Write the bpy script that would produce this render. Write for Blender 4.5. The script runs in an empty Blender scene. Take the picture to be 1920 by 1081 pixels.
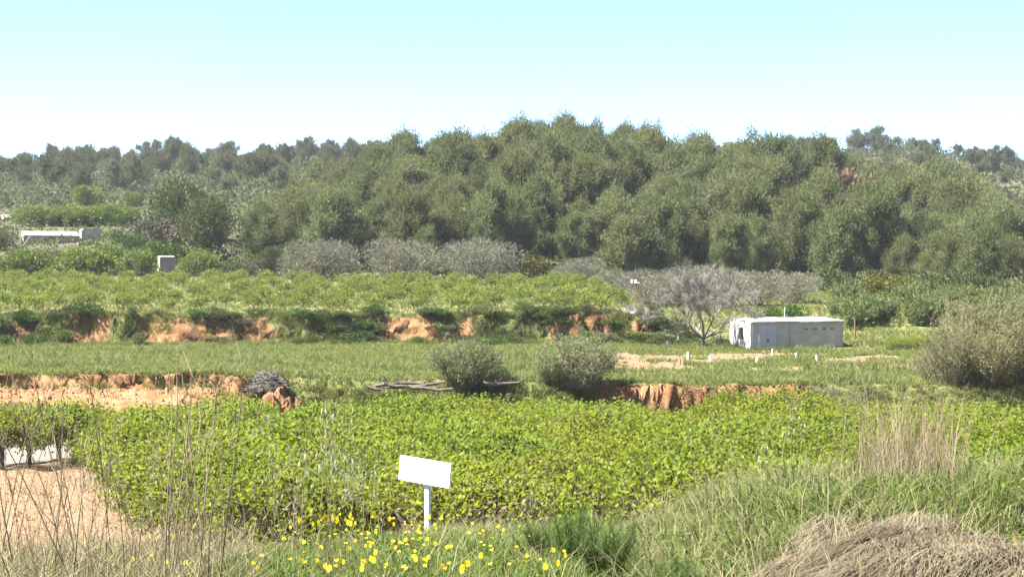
import bpy, math, random
import numpy as np
from mathutils import Vector

# ------------------------------------------------------------------ camera, sky, sun, exposure
scene = bpy.context.scene
F = 3565.0                                   # focal length in pixels of the 1920 wide photograph
cam_data = bpy.data.cameras.new('camera')
cam_data.sensor_width = 36.0
cam_data.lens = F / 1920.0 * 36.0
cam_data.clip_start = 0.3
cam_data.clip_end = 6000.0
cam = bpy.data.objects.new('camera', cam_data)
scene.collection.objects.link(cam)
cam.location = (0, 0, 0)
cam.rotation_euler = (math.radians(90), 0, 0)
scene.camera = cam

SUN_EL, SUN_AZ = math.radians(53), math.radians(-105)      # azimuth from +Y (view direction) towards +X
sdir = Vector((math.sin(SUN_AZ) * math.cos(SUN_EL), math.cos(SUN_AZ) * math.cos(SUN_EL), math.sin(SUN_EL)))
world = bpy.data.worlds.new('World')
scene.world = world
world.use_nodes = True
wn = world.node_tree
bg = wn.nodes['Background']
sky = wn.nodes.new('ShaderNodeTexSky')
sky.sky_type = 'NISHITA'
sky.sun_disc = False
sky.sun_elevation = SUN_EL
sky.sun_rotation = SUN_AZ
sky.altitude = 0
sky.air_density = 0.45
sky.dust_density = 0.0
sky.ozone_density = 3.0
wn.links.new(sky.outputs[0], bg.inputs[0])
bg.inputs[1].default_value = 0.05
sun_data = bpy.data.lights.new('sun', 'SUN')
sun_data.energy = 5.0
sun_data.angle = math.radians(0.5)
sun_data.color = (1.0, 0.95, 0.87)
sun = bpy.data.objects.new('sun', sun_data)
scene.collection.objects.link(sun)
sun.rotation_euler = sdir.to_track_quat('Z', 'Y').to_euler()
scene.view_settings.view_transform = 'Standard'
scene.view_settings.look = 'None'
scene.view_settings.gamma = 1.0
scene.view_settings.use_curve_mapping = False
scene.view_settings.exposure = 3.0
scene.cycles.max_bounces = 8
scene.cycles.diffuse_bounces = 6
scene.cycles.transparent_max_bounces = 6
scene.cycles.volume_bounces = 0

rng = np.random.default_rng(7)
col = scene.collection

# ------------------------------------------------------------------ noise and terrain
_tab = np.random.default_rng(3).random((256, 256))
def vnoise(x, y):
    x = np.asarray(x, float); y = np.asarray(y, float)
    xi = np.floor(x).astype(int); yi = np.floor(y).astype(int)
    fx = x - xi; fy = y - yi
    fx = fx * fx * (3 - 2 * fx); fy = fy * fy * (3 - 2 * fy)
    a = _tab[xi & 255, yi & 255]; b = _tab[(xi + 1) & 255, yi & 255]
    c = _tab[xi & 255, (yi + 1) & 255]; d = _tab[(xi + 1) & 255, (yi + 1) & 255]
    return (a * (1 - fx) + b * fx) * (1 - fy) + (c * (1 - fx) + d * fx) * fy - 0.5
def fbm(x, y, o=4):
    s = 0; a = 1.0
    for k in range(o):
        s = s + a * vnoise(x * 2 ** k + 17.3 * k, y * 2 ** k + 9.1 * k); a *= 0.5
    return s
def sst(a, b, x):
    t = np.clip((np.asarray(x, float) - a) / (b - a), 0, 1)
    return t * t * (3 - 2 * t)

def edge1(X):        # distance of the lower earth bank
    return 93.5 + 2.0 * fbm(X * .16, 3.3, 4) + .5 * vnoise(X * .9, 8.8)
def edge2(X):        # distance of the upper earth bank
    return 135.5 + 2.2 * vnoise(X * .12 + 5, 1.2) + 1.3 * vnoise(X * .5, 4.4) + .5 * vnoise(X * 1.7, 2.7)

RIDGE_PX = [-900, -200, 0, 150, 300, 420, 700, 860, 1330, 1480, 1600, 1700, 1780, 1830, 1900, 2100, 2900]
RIDGE_X = [(p - 960) / F * 640 for p in RIDGE_PX]      # metres along the ridge, 640 m away
RIDGE_PY = [400, 382, 354, 336, 312, 309, 309, 311, 312, 303, 296, 303, 338, 358, 346, 340, 370]
HILL_X = [-60, -45, -32.5, -21, -14.6, 9.8, 27.7, 42, 55, 68, 73, 80, 95]
HILL_A = [0, 0, 2.0, 6.4, 10.0, 12.0, 11.5, 9.8, 7.0, 4.6, 1.8, .2, 0]

def terrain(X, d):
    X = np.asarray(X, float); d = np.asarray(d, float)
    X, d = np.broadcast_arrays(X, d)
    # foreground verge and lower orchard
    zc = np.interp(d, [-40, 8, 14, 20, 24, 30, 41, 60, 75, 88, 100], [-1.6, -1.6, -1.95, -2.62, -3.6, -5.0, -5.15, -6.0, -6.7, -6.9, -6.9])
    zl = np.interp(d, [-40, 8, 12, 14, 18, 24, 41, 60, 75, 88, 100], [-1.6, -1.6, -1.78, -2.1, -3.6, -5.0, -5.15, -6.0, -6.7, -6.9, -6.9])
    z = zc + (zl - zc) * sst(-.6, -2.6, X)
    # verge mound on the right
    z = z + (.34 + .05 * sst(10.6, 13, d)) * sst(.9, 2.0, X - .02 * (d - 10)) * sst(6.5, 9.8, d) * (1 - sst(17, 30, d))
    z = z + .04 * sst(1.6, 2.6, X) * sst(10.5, 12.5, d) * (1 - sst(17, 26, d))
    z = z - 0.35 * sst(2.35, 2.9, X) * (1 - sst(10.2, 12.5, d)) * sst(6, 9, d)
    ramp = np.interp(d, [74, 78, 86, 90, 94], [0, 0, .9, 1.45, 1.6])
    z = z + ramp * sst(-10, -15.5, X)
    # lower bank to the first terrace
    zh = np.interp(d, [80, 95, 110, 130, 134, 150, 180, 215], [-4.75, -4.65, -4.5, -4.15, -4.0, -2.9, -1.2, -.1])
    zh = zh + .38 * sst(-6, -16, X) * (1 - sst(100, 125, d))
    zh = zh - .2 * sst(2, 5, X) * (1 - sst(96, 110, d))
    e1 = edge1(X)
    exposed = np.maximum(sst(-10.5, -12.5, X), sst(3, 5, X) * (1 - sst(14, 17, X)))
    w = 2.6 - 2.25 * exposed
    s_v = sst(0, 1, (d - e1) / w + .5)
    s_t = np.clip((d - e1 + 4.5) / 4.5, 0, 1)
    s1 = np.maximum(s_v, .42 * s_t ** 1.3 * sst(-9, -12, X))
    z = np.where(d < 80, z, z + (zh - z) * s1)
    # upper bank to the second terrace
    zt = np.interp(d, [130, 136, 140, 170, 205, 215], [-1.95, -1.9, -1.65, -.55, .95, 1.5])
    w2 = 1.5 - .9 * sst(-.05, .15, vnoise(X * .17 + 2, 6.6))
    s2 = sst(0, 1, (d - edge2(X)) / w2 + .5) * (1 - sst(9.0, 12.0, X))
    z = np.where(d < 128, z, z + (zt - z) * s2)
    # hillside with the house at the left, pine hill, far ridge
    hl = np.interp(d, [205, 214, 240, 265, 300, 340], [0, .3, 3.4, 6.2, 8.6, 10.5]) * sst(-29, -37, X)
    A = np.interp(X, HILL_X, HILL_A)
    hm = A * sst(208, 292, d) * (1 - .55 * sst(300, 370, d))
    base = np.where(d > 215, np.interp(d, [215, 320, 500], [0, 2, 6]), 0.0)
    z = np.where(d > 205, z + np.maximum(hl, hm) + base, z)
    zr = (540 - np.interp(X, RIDGE_X, RIDGE_PY)) / F * 640
    t = sst(325, 640, d)
    z = np.where(d > 325, z + (zr - z) * t, z)
    z = np.where(d > 640, zr - (d - 640) * .05 - 25 * sst(640, 900, d), z)
    # relief
    z = z + .05 * np.sin((X + .262 * d) * 4.2) * sst(34, 38, d) * (1 - sst(74, 78, d)) * (.6 + fbm(X * .5, d * .5, 2))
    z = z + .05 * fbm(X * .9, d * .9, 3) * sst(5, 40, d) + .25 * fbm(X * .12, d * .12, 3) * sst(60, 200, d)
    z = z + 5 * fbm(X * .012, d * .012, 4) * sst(300, 520, d)
    nearbank = np.exp(-((d - e1) / 1.8) ** 2) + np.exp(-((d - e1 + 3) / 2.5) ** 2) * .6
    z = z + (.2 * fbm(X * .8, d * .8, 3) + .26 * (.3 - np.abs(fbm(X * 2.6, d * 2.6, 3)))) * nearbank
    z = z + (.22 * fbm(X * 1.0 + 7, d * 1.0, 3) + .3 * (.3 - np.abs(fbm(X * 2.2, d * 2.2, 3)))) * np.exp(-((d - edge2(X)) / 1.5) ** 2)
    return z
def tz(X, d):
    return float(terrain(np.array([X]), np.array([d]))[0])
def on(px, d):                    # ground point seen in image column px at distance d
    X = (px - 960) / F * d
    return X, d, tz(X, d)

# ------------------------------------------------------------------ mesh helpers
def norm(v):
    return v / np.maximum(np.linalg.norm(v, axis=-1, keepdims=True), 1e-9)
class G:
    def __init__(s):
        s.V = []; s.Q = []; s.T = []; s.vq = []; s.vt = []; s.n = 0
    def quads(s, P, v=None):      # P (N,4,3)
        N = len(P)
        if N == 0: return s
        s.V.append(P.reshape(-1, 3)); s.Q.append(np.arange(N * 4).reshape(N, 4) + s.n); s.n += N * 4
        s.vq.append(rng.random(N) if v is None else np.broadcast_to(v, (N,)))
        return s
    def mesh(s, V, Q=None, T=None, v=0.5):
        V = np.asarray(V, float)
        if Q is not None and len(Q):
            Q = np.asarray(Q); s.Q.append(Q + s.n); s.vq.append(np.broadcast_to(v, (len(Q),)))
        if T is not None and len(T):
            T = np.asarray(T); s.T.append(T + s.n); s.vt.append(np.broadcast_to(v, (len(T),)))
        s.V.append(V); s.n += len(V)
        return s
    def leaves(s, C, ax, nh, L, W, v=None, fold=.12):
        ax = norm(ax); side = norm(np.cross(ax, nh)); nn = np.cross(side, ax)
        L = np.asarray(L).reshape(-1, 1); W = np.asarray(W).reshape(-1, 1)
        m = C + ax * L * .45 + nn * W * fold
        return s.quads(np.stack([C, m + side * W * .5, C + ax * L, m - side * W * .5], 1), v)
    def segs(s, P0, P1, R0, R1, n=5, v=None):
        P0 = np.asarray(P0, float); P1 = np.asarray(P1, float); N = len(P0)
        if N == 0: return s
        R0 = np.broadcast_to(np.asarray(R0, float), (N,)); R1 = np.broadcast_to(np.asarray(R1, float), (N,))
        a = norm(P1 - P0)
        up = np.where(np.abs(a[:, 2:3]) > .9, np.array([[1., 0, 0]]), np.array([[0, 0, 1.]]))
        u = norm(np.cross(a, up)); w = np.cross(a, u)
        th = np.arange(n) * 2 * math.pi / n
        ring = u[:, None] * np.cos(th)[None, :, None] + w[:, None] * np.sin(th)[None, :, None]
        V = np.concatenate([P0[:, None] + ring * R0[:, None, None], P1[:, None] + ring * R1[:, None, None]], 1)
        i = np.arange(n); j = (i + 1) % n
        q = np.stack([i, j, j + n, i + n], 1)
        Q = (q[None] + (np.arange(N) * 2 * n)[:, None, None]).reshape(-1, 4)
        vv = np.repeat(rng.random(N) if v is None else np.broadcast_to(v, (N,)), n)
        s.V.append(V.reshape(-1, 3)); s.Q.append(Q + s.n); s.vq.append(vv); s.n += N * 2 * n
        return s
    def blades(s, B, D, L, W, bend, v=None):   # tapered grass blades: one quad and one triangle each
        N = len(B); L = np.asarray(L).reshape(-1, 1); W = np.asarray(W).reshape(-1, 1)
        az = rng.random(N) * 2 * math.pi
        side = np.stack([np.cos(az), np.sin(az), np.zeros(N)], 1)
        out = norm(np.stack([D[:, 0], D[:, 1], np.zeros(N)], 1) + 1e-6)
        D = norm(D)
        M = B + D * L * .55
        bd = np.asarray(bend).reshape(-1, 1)
        Tp = M + norm(D + out * bd - np.array([[0, 0, 1.]]) * bd * .5) * L * .45
        V = np.stack([B - side * W * .5, B + side * W * .5, M + side * W * .4, M - side * W * .4, Tp], 1).reshape(-1, 3)
        o = np.arange(N)[:, None] * 5 + s.n
        vv = rng.random(N) if v is None else np.broadcast_to(v, (N,))
        s.Q.append(o + np.array([[0, 1, 2, 3]])); s.T.append(o + np.array([[3, 2, 4]])); s.vq.append(vv); s.vt.append(vv)
        s.V.append(V); s.n += N * 5
        return s
    def box(s, x0, x1, y0, y1, z0, z1, v=.5):
        V = [(x, y, z) for z in (z0, z1) for y in (y0, y1) for x in (x0, x1)]
        return s.mesh(V, [(0, 2, 3, 1), (4, 5, 7, 6), (0, 1, 5, 4), (2, 6, 7, 3), (0, 4, 6, 2), (1, 3, 7, 5)], v=v)
    def build(s, name, mat, parent=None, smooth=False):
        me = bpy.data.meshes.new(name)
        V = np.concatenate(s.V)
        Q = np.concatenate(s.Q) if s.Q else np.zeros((0, 4), int); T = np.concatenate(s.T) if s.T else np.zeros((0, 3), int)
        me.vertices.add(len(V)); me.vertices.foreach_set('co', V.astype(np.float32).ravel())
        me.loops.add(Q.size + T.size)
        me.loops.foreach_set('vertex_index', np.concatenate([Q.ravel(), T.ravel()]).astype(np.int32))
        me.polygons.add(len(Q) + len(T))
        me.polygons.foreach_set('loop_start', np.concatenate([np.arange(len(Q)) * 4, Q.size + np.arange(len(T)) * 3]).astype(np.int32))
        at = me.attributes.new('v', 'FLOAT', 'FACE')
        at.data.foreach_set('value', np.concatenate([np.concatenate(s.vq) if s.vq else np.zeros(0), np.concatenate(s.vt) if s.vt else np.zeros(0)]).astype(np.float32))
        me.update(calc_edges=True)
        me.validate()
        me.polygons.foreach_set('use_smooth', np.full(len(me.polygons), bool(smooth)))
        me.materials.append(mat)
        ob = bpy.data.objects.new(name, me); col.objects.link(ob)
        if parent: ob.parent = parent
        return ob

def empty(name, loc=(0, 0, 0), rz=0.0):
    o = bpy.data.objects.new(name, None); o.empty_display_size = .3
    o.location = loc; o.rotation_euler = (0, 0, rz); col.objects.link(o)
    return o
def tag(o, label=None, cat=None, group=None, kind=None):
    if label: o['label'] = label
    if cat: o['category'] = cat
    if group: o['group'] = group
    if kind: o['kind'] = kind
    return o
def copy_tree(o, parent=None):
    c = o.copy(); col.objects.link(c)
    if parent: c.parent = parent
    for ch in o.children: copy_tree(ch, c)
    return c
_used = set()
def place(proto, loc, rz=None, sc=1.0, label=None, cat=None, group=None):
    if proto.name in _used: o = copy_tree(proto)
    else: o = proto; _used.add(proto.name)
    o.location = loc
    o.rotation_euler = (0, 0, random.uniform(0, 6.28) if rz is None else rz)
    o.scale = (sc, sc, sc) if not isinstance(sc, tuple) else sc
    if label: tag(o, label, cat, group)
    return o
random.seed(5)

# ------------------------------------------------------------------ materials
def newmat(name):
    m = bpy.data.materials.new(name); m.use_nodes = True
    nt = m.node_tree; b = nt.nodes['Principled BSDF']
    return m, nt, b
def foliage(name, dark, light, trans=.35, rough=.5, tree_var=.25, third=None, spec=.15):
    m, nt, b = newmat(name)
    at = nt.nodes.new('ShaderNodeAttribute'); at.attribute_name = 'v'
    oi = nt.nodes.new('ShaderNodeObjectInfo')
    r = nt.nodes.new('ShaderNodeValToRGB')
    r.color_ramp.elements[0].color = (*dark, 1); r.color_ramp.elements[1].color = (*light, 1)
    if third:
        r.color_ramp.elements[1].position = .86
        e = r.color_ramp.elements.new(.93); e.color = (*third, 1)
    nt.links.new(at.outputs['Fac'], r.inputs[0])
    h = nt.nodes.new('ShaderNodeHueSaturation')
    ma = nt.nodes.new('ShaderNodeMapRange'); ma.inputs[3].default_value = 1 - tree_var; ma.inputs[4].default_value = 1 + tree_var
    nt.links.new(oi.outputs['Random'], ma.inputs[0]); nt.links.new(ma.outputs[0], h.inputs['Value'])
    mb = nt.nodes.new('ShaderNodeMath'); mb.operation = 'MULTIPLY_ADD'; mb.inputs[1].default_value = .03; mb.inputs[2].default_value = .485
    mc = nt.nodes.new('ShaderNodeMath'); mc.operation = 'FRACT'
    md = nt.nodes.new('ShaderNodeMath'); md.operation = 'MULTIPLY'; md.inputs[1].default_value = 7.13
    nt.links.new(oi.outputs['Random'], md.inputs[0]); nt.links.new(md.outputs[0], mc.inputs[0]); nt.links.new(mc.outputs[0], mb.inputs[0]); nt.links.new(mb.outputs[0], h.inputs['Hue'])
    nt.links.new(r.outputs[0], h.inputs['Color'])
    nt.links.new(h.outputs[0], b.inputs['Base Color'])
    b.inputs['Roughness'].default_value = rough
    b.inputs['Specular IOR Level'].default_value = spec
    tr = nt.nodes.new('ShaderNodeBsdfTranslucent'); mx = nt.nodes.new('ShaderNodeMixShader'); mx.inputs[0].default_value = trans
    nt.links.new(h.outputs[0], tr.inputs[0]); nt.links.new(b.outputs[0], mx.inputs[1]); nt.links.new(tr.outputs[0], mx.inputs[2])
    nt.links.new(mx.outputs[0], nt.nodes['Material Output'].inputs[0])
    return m
def plain(name, c1, c2, scale=3.0, rough=.85, bump=.3, detail=5, streak=None, pos=(.35, .7)):
    m, nt, b = newmat(name)
    tc = nt.nodes.new('ShaderNodeTexCoord'); n = nt.nodes.new('ShaderNodeTexNoise')
    n.inputs['Scale'].default_value = scale; n.inputs['Detail'].default_value = detail; n.inputs['Roughness'].default_value = .65
    src = tc.outputs['Object']
    if streak:
        mp = nt.nodes.new('ShaderNodeMapping'); mp.inputs['Scale'].default_value = streak; nt.links.new(src, mp.inputs[0]); src = mp.outputs[0]
    nt.links.new(src, n.inputs['Vector'])
    r = nt.nodes.new('ShaderNodeValToRGB')
    r.color_ramp.elements[0].color = (*c1, 1); r.color_ramp.elements[1].color = (*c2, 1)
    r.color_ramp.elements[0].position = pos[0]; r.color_ramp.elements[1].position = pos[1]
    nt.links.new(n.outputs[0], r.inputs[0]); nt.links.new(r.outputs[0], b.inputs['Base Color'])
    b.inputs['Roughness'].default_value = rough; b.inputs['Specular IOR Level'].default_value = .25
    if bump:
        bp = nt.nodes.new('ShaderNodeBump'); bp.inputs['Strength'].default_value = bump; bp.inputs['Distance'].default_value = .05
        nt.links.new(n.outputs[0], bp.inputs['Height']); nt.links.new(bp.outputs[0], b.inputs['Normal'])
    return m

M = {}
M['persimmon'] = foliage('persimmon_leaf', (.09, .125, .008), (.155, .19, .022), .62, .5, .1)
M['vine'] = foliage('young_leaf', (0.0741, 0.1, 0.013), (0.1333, 0.1593, 0.0259), .5, .45, .12)
M['citrus'] = foliage('orchard_leaf', (0.048, 0.08, 0.0088), (0.104, 0.144, 0.02), .4, .4, .15)
M['pine'] = foliage('pine_needles', (0.074, 0.0888, 0.032), (0.11, 0.1248, 0.0488), .45, .8, .17, spec=.05)
M['pine_far'] = foliage('far_pine_needles', (0.056, 0.068, 0.0288), (0.084, 0.096, 0.042), .4, .8, .2, spec=.05)
M['pine_dead'] = foliage('dead_pine_needles', (0.0909, 0.0545, 0.0318), (0.1545, 0.1, 0.0636), .2, .7, .1)
M['olive'] = foliage('olive_leaf', (0.092, 0.096, 0.062), (0.148, 0.15, 0.106), .4, .5, .1)
M['shrub'] = foliage('shrub_leaf', (0.038, 0.052, 0.014), (0.08, 0.1, 0.03), .35, .55, .3)
M['shrub_bright'] = foliage('bright_shrub_leaf', (0.028, 0.056, 0.008), (0.06, 0.096, 0.016), .3, .5, .25)
M['shrub_brown'] = foliage('brownish_shrub_leaf', (0.04, 0.036, 0.02), (0.076, 0.068, 0.04), .2, .6, .2)
M['shrub_yellow'] = foliage('yellowish_shrub_leaf', (0.048, 0.052, 0.008), (0.1, 0.096, 0.016), .3, .5, .15)
M['wispy'] = foliage('wispy_leaf', (0.072, 0.086, 0.03), (0.136, 0.152, 0.064), .5, .55, .15, third=(0.144, 0.124, 0.076))
M['feathery'] = foliage('feathery_leaf', (0.1, 0.116, 0.04), (0.168, 0.184, 0.08), .55, .6, .12, third=(0.18, 0.152, 0.096))
M['cane'] = foliage('cane_leaf', (0.06, 0.08, 0.022), (0.12, 0.144, 0.052), .4, .5, .15)
M['grass'] = foliage('grass_blades', (0.04, 0.068, 0.01), (0.1, 0.132, 0.032), .4, .5, .05, third=(0.144, 0.124, 0.068))
M['lawn'] = foliage('terrace_grass', (0.064, 0.088, 0.018), (0.132, 0.152, 0.044), .45, .55, .05, third=(0.132, 0.116, 0.06))
M['weed'] = foliage('weed_blades', (0.056, 0.08, 0.018), (0.12, 0.148, 0.048), .4, .55, .05, third=(0.168, 0.152, 0.096))
M['dry'] = foliage('dry_grass', (0.1179, 0.0926, 0.0526), (0.2106, 0.1769, 0.1094), .3, .6, .1)
M['thatch'] = foliage('thatch', (0.0451, 0.0331, 0.0206), (0.1316, 0.1053, 0.0714), .2, .7, .0)
M['fennel'] = foliage('fennel_leaf', (0.036, 0.064, 0.012), (0.068, 0.104, 0.024), .4, .5, .2)
M['oat'] = foliage('oat_husk', (0.1579, 0.1579, 0.1), (0.2368, 0.2316, 0.1632), .4, .5, .1)
M['oatstem'] = foliage('oat_stem', (0.1273, 0.1364, 0.0455), (0.2045, 0.1909, 0.0909), .3, .5, .1)
M['petal'] = foliage('yellow_petal', (0.4133, 0.3333, 0.0053), (0.52, 0.44, 0.01), .3, .5, .05)
M['disc'] = foliage('flower_disc', (0.3667, 0.24, 0.0033), (0.4333, 0.3, 0.0067), .1, .6, .05)
M['bark'] = plain('bark', (0.05, 0.0389, 0.0306), (0.1111, 0.0889, 0.0694), 6, .9, .5)
M['bark_pale'] = plain('pale_bark', (0.1, 0.0906, 0.0781), (0.1875, 0.1719, 0.1531), 5, .9, .4)
M['bark_dark'] = plain('dark_bark', (0.0312, 0.0219, 0.0156), (0.075, 0.0531, 0.0375), 6, .9, .5)
M['twig_pale'] = plain('grey_twig', (0.1010, 0.0926, 0.0758), (0.1769, 0.1642, 0.1390), 4, .9, .2)
M['twig'] = plain('dead_twig', (0.0722, 0.0667, 0.0556), (0.1556, 0.1417, 0.1194), 4, .9, .2)
M['white_wall'] = plain('flaking_whitewash', (0.1667, 0.1500, 0.1250), (0.4583, 0.4417, 0.4083), 2.2, .9, .3, streak=(1.2500, 1.2500, 0.2917), pos=(.28, .5))
M['grey_wall'] = plain('grey_render', (0.2897, 0.2483, 0.1966), (0.4000, 0.3517, 0.2897), 1.4, .9, .15)
M['pink_wall'] = plain('pink_render', (0.3231, 0.2385, 0.1846), (0.4000, 0.3000, 0.2385), 1.2, .9, .1)
M['cream_wall'] = plain('cream_render', (0.2857, 0.2571, 0.2143), (0.3571, 0.3286, 0.2786), 1.0, .9, .1)
M['metal_door'] = plain('grey_metal_door', (0.3000, 0.2929, 0.2857), (0.3500, 0.3429, 0.3357), 1.5, .5, .05)
M['roof'] = plain('cement_sheet', (0.1538, 0.1462, 0.1346), (0.3846, 0.3692, 0.3462), 1.6, .85, .2, pos=(.3, .55))
M['dark'] = plain('dark_interior', (.015, .013, .012), (.03, .027, .025), 2, .9, 0)  # near-black: shade inside openings put into the colour; also the tank water
M['sign'] = plain('white_enamel', (.8, .8, .8), (.84, .84, .84), 2, .35, 0)
M['sign_mark'] = plain('faded_print', (.4, .4, .42), (.55, .55, .57), 8, .6, 0)
M['sign_line'] = plain('grey_line', (.42, .42, .5), (.55, .55, .6), 8, .6, 0)
M['galv'] = plain('galvanised_steel', (.5, .5, .5), (.62, .62, .62), 5, .45, .02)
M['rust'] = plain('rusty_steel', (.09, .045, .03), (.17, .085, .055), 6, .85, .2)
M['white_plastic'] = plain('white_plastic', (.7, .7, .7), (.8, .8, .8), 6, .5, .05)
M['concrete'] = plain('pale_concrete', (0.0859, 0.0762, 0.0644), (0.1132, 0.1016, 0.0879), .6, .9, .1)
M['earth'] = plain('orange_earth', (0.1137, 0.0526, 0.0210), (0.1937, 0.1137, 0.0590), 2.2, .95, .9)
M['stake'] = plain('dark_stake', (.04, .035, .03), (.09, .08, .07), 5, .9, .1)

# ground: mixes soil, grass and exposed earth by masks stored on the mesh plus noise
def ground_material():
    m, nt, b = newmat('ground_soil_and_turf')
    L = nt.links.new
    tc = nt.nodes.new('ShaderNodeTexCoord')
    def noise(scale, detail=6, rough=.6):
        n = nt.nodes.new('ShaderNodeTexNoise'); n.inputs['Scale'].default_value = scale
        n.inputs['Detail'].default_value = detail; n.inputs['Roughness'].default_value = rough
        L(tc.outputs['Object'], n.inputs['Vector']); return n
    def ramp(src, c1, c2, a=.35, bb=.65):
        r = nt.nodes.new('ShaderNodeValToRGB'); r.color_ramp.elements[0].color = (*c1, 1); r.color_ramp.elements[1].color = (*c2, 1)
        r.color_ramp.elements[0].position = a; r.color_ramp.elements[1].position = bb
        L(src, r.inputs[0]); return r
    n1 = noise(.9); n2 = noise(5); n3 = noise(.25)
    soil = ramp(n2.outputs[0], (0.0936, 0.0558, 0.0312), (0.1559, 0.1053, 0.0643))
    earth = ramp(n1.outputs[0], (0.1053, 0.0468, 0.0187), (0.1871, 0.1072, 0.0538), .3, .68)
    green = ramp(n1.outputs[0], (0.0542, 0.0625, 0.0187), (0.1125, 0.1125, 0.0417))
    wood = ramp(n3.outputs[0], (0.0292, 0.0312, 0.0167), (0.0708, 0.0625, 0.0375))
    sep = nt.nodes.new('ShaderNodeSeparateColor')
    at = nt.nodes.new('ShaderNodeAttribute'); at.attribute_name = 'mask'
    L(at.outputs['Color'], sep.inputs[0])
    def mix(fac, a, c):
        mx = nt.nodes.new('ShaderNodeMix'); mx.data_type = 'RGBA'
        L(fac, mx.inputs[0]); L(a, mx.inputs[6]); L(c, mx.inputs[7]); return mx.outputs[2]
    def fuzzy(ch):      # noisy edge for a mask
        ad = nt.nodes.new('ShaderNodeMath'); ad.operation = 'ADD'; L(ch, ad.inputs[0])
        sb = nt.nodes.new('ShaderNodeMath'); sb.operation = 'SUBTRACT'; L(n1.outputs[0], sb.inputs[0]); sb.inputs[1].default_value = .5
        L(sb.outputs[0], ad.inputs[1])
        mr = nt.nodes.new('ShaderNodeMapRange'); mr.inputs[1].default_value = .35; mr.inputs[2].default_value = .65; L(ad.outputs[0], mr.inputs[0])
        return mr.outputs[0]
    c = mix(fuzzy(sep.outputs[1]), soil.outputs[0], green.outputs[0])
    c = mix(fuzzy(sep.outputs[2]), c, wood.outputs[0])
    c = mix(fuzzy(sep.outputs[0]), c, earth.outputs[0])
    L(c, b.inputs['Base Color'])
    b.inputs['Roughness'].default_value = .95; b.inputs['Specular IOR Level'].default_value = .15
    bp = nt.nodes.new('ShaderNodeBump'); bp.inputs['Strength'].default_value = .7; bp.inputs['Distance'].default_value = .12
    L(n2.outputs[0], bp.inputs['Height']); L(bp.outputs[0], b.inputs['Normal'])
    return m

# ------------------------------------------------------------------ ground sheet
ds = np.concatenate([np.arange(-30, 6, 2.0), np.arange(6, 30, .3), np.arange(30, 86, .7), np.arange(86, 98, .12), np.arange(98, 132, .6),
                     np.arange(132, 140, .13), np.arange(140, 215, 1.2), np.arange(215, 360, 2.2), np.arange(360, 700, 5), np.arange(700, 2600, 60)])
us = np.concatenate([np.linspace(-1.6, -.36, 26)[:-1], np.linspace(-.36, .36, 440), np.linspace(.36, 1.6, 26)[1:]])
DD, UU = np.meshgrid(ds, us, indexing='ij')
XX = UU * (np.maximum(DD, 0) + 12)
ZZ = terrain(XX, DD)
e1g = edge1(XX); e2g = edge2(XX)
def masks(X, d):
    e1 = edge1(X); e2 = edge2(X)
    px = 960 + F * X / 135.5            # columns of the photograph at the distance of the upper bank
    expo1 = np.maximum(sst(-11, -12.5, X), sst(3.5, 5, X) * (1 - sst(14, 16.5, X)))
    red = expo1 * sst(-1.2, -.3, d - e1) * (1 - sst(.1, .7, d - e1))
    red = np.maximum(red, sst(-11, -12.5, X) * sst(-8, -4, d - e1) * (1 - sst(.1, .7, d - e1)))
    patch = np.maximum.reduce([np.exp(-((px - c) / w) ** 2) for c, w in ((48, 22), (185, 45), (300, 40), (390, 45), (470, 60), (760, 75), (860, 30), (1080, 45), (1130, 22), (1207, 22))])
    red2 = sst(.33, .55, patch + .9 * fbm(X * .55, d * .9 + 5, 4)) * sst(-1.3, -.6, d - e2) * (1 - sst(.2, .6, d - e2)) * (1 - sst(11.2, 12, X))
    red = np.maximum(red, red2)
    grass = (1 - sst(22, 30, d)) + sst(-.3, .4, d - e1) * (1 - sst(-1, 1, d - 212) * 0)
    # worn bare patches near the shed
    bare = sst(-.02, .18, vnoise(X * .35, d * .35 + 3)) * sst(4, 7, X) * (1 - sst(26, 30, X)) * sst(101, 106, d) * (1 - sst(127, 131, d))
    bare = np.maximum(bare, .8 * np.exp(-((X - 24.3) / 1.2) ** 2 - ((d - 131.5) / 2.5) ** 2))
    grass = np.clip(grass, 0, 1) * (1 - bare)
    grass = np.maximum(grass, sst(14, 18, X) * sst(82, 88, d) * (d < 96))
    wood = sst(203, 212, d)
    return np.clip(red, 0, 1), np.clip(grass, 0, 1), np.clip(wood, 0, 1)
nb = np.exp(-((DD - e1g) / 1.3) ** 2) + np.exp(-((DD - e2g) / 1.2) ** 2)
DD2 = DD + nb * (.55 * fbm(XX * .9 + 3, ZZ * 2.6, 4) + .3 * fbm(XX * 3.1, ZZ * 5.0, 3))
XX2 = XX + nb * .3 * fbm(XX * 1.7 + 11, ZZ * 3.0 + 5, 3)
g = G()
nr, nc = DD.shape
idx = np.arange(nr * nc).reshape(nr, nc)
quads = np.stack([idx[:-1, :-1], idx[:-1, 1:], idx[1:, 1:], idx[1:, :-1]], -1).reshape(-1, 4)
g.mesh(np.stack([XX2, DD2, ZZ], -1).reshape(-1, 3), quads)
ground = g.build('ground', ground_material(), smooth=True)
tag(ground, 'terraced farmland of tan soil, grass and orange earth banks', 'ground', kind='structure')
mr_, mg_, mb_ = masks(XX, DD)
ca = ground.data.color_attributes.new('mask', 'FLOAT_COLOR', 'POINT')
ca.data.foreach_set('color', np.stack([mr_, mg_, mb_, np.ones_like(mr_)], -1).astype(np.float32).ravel())

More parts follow.
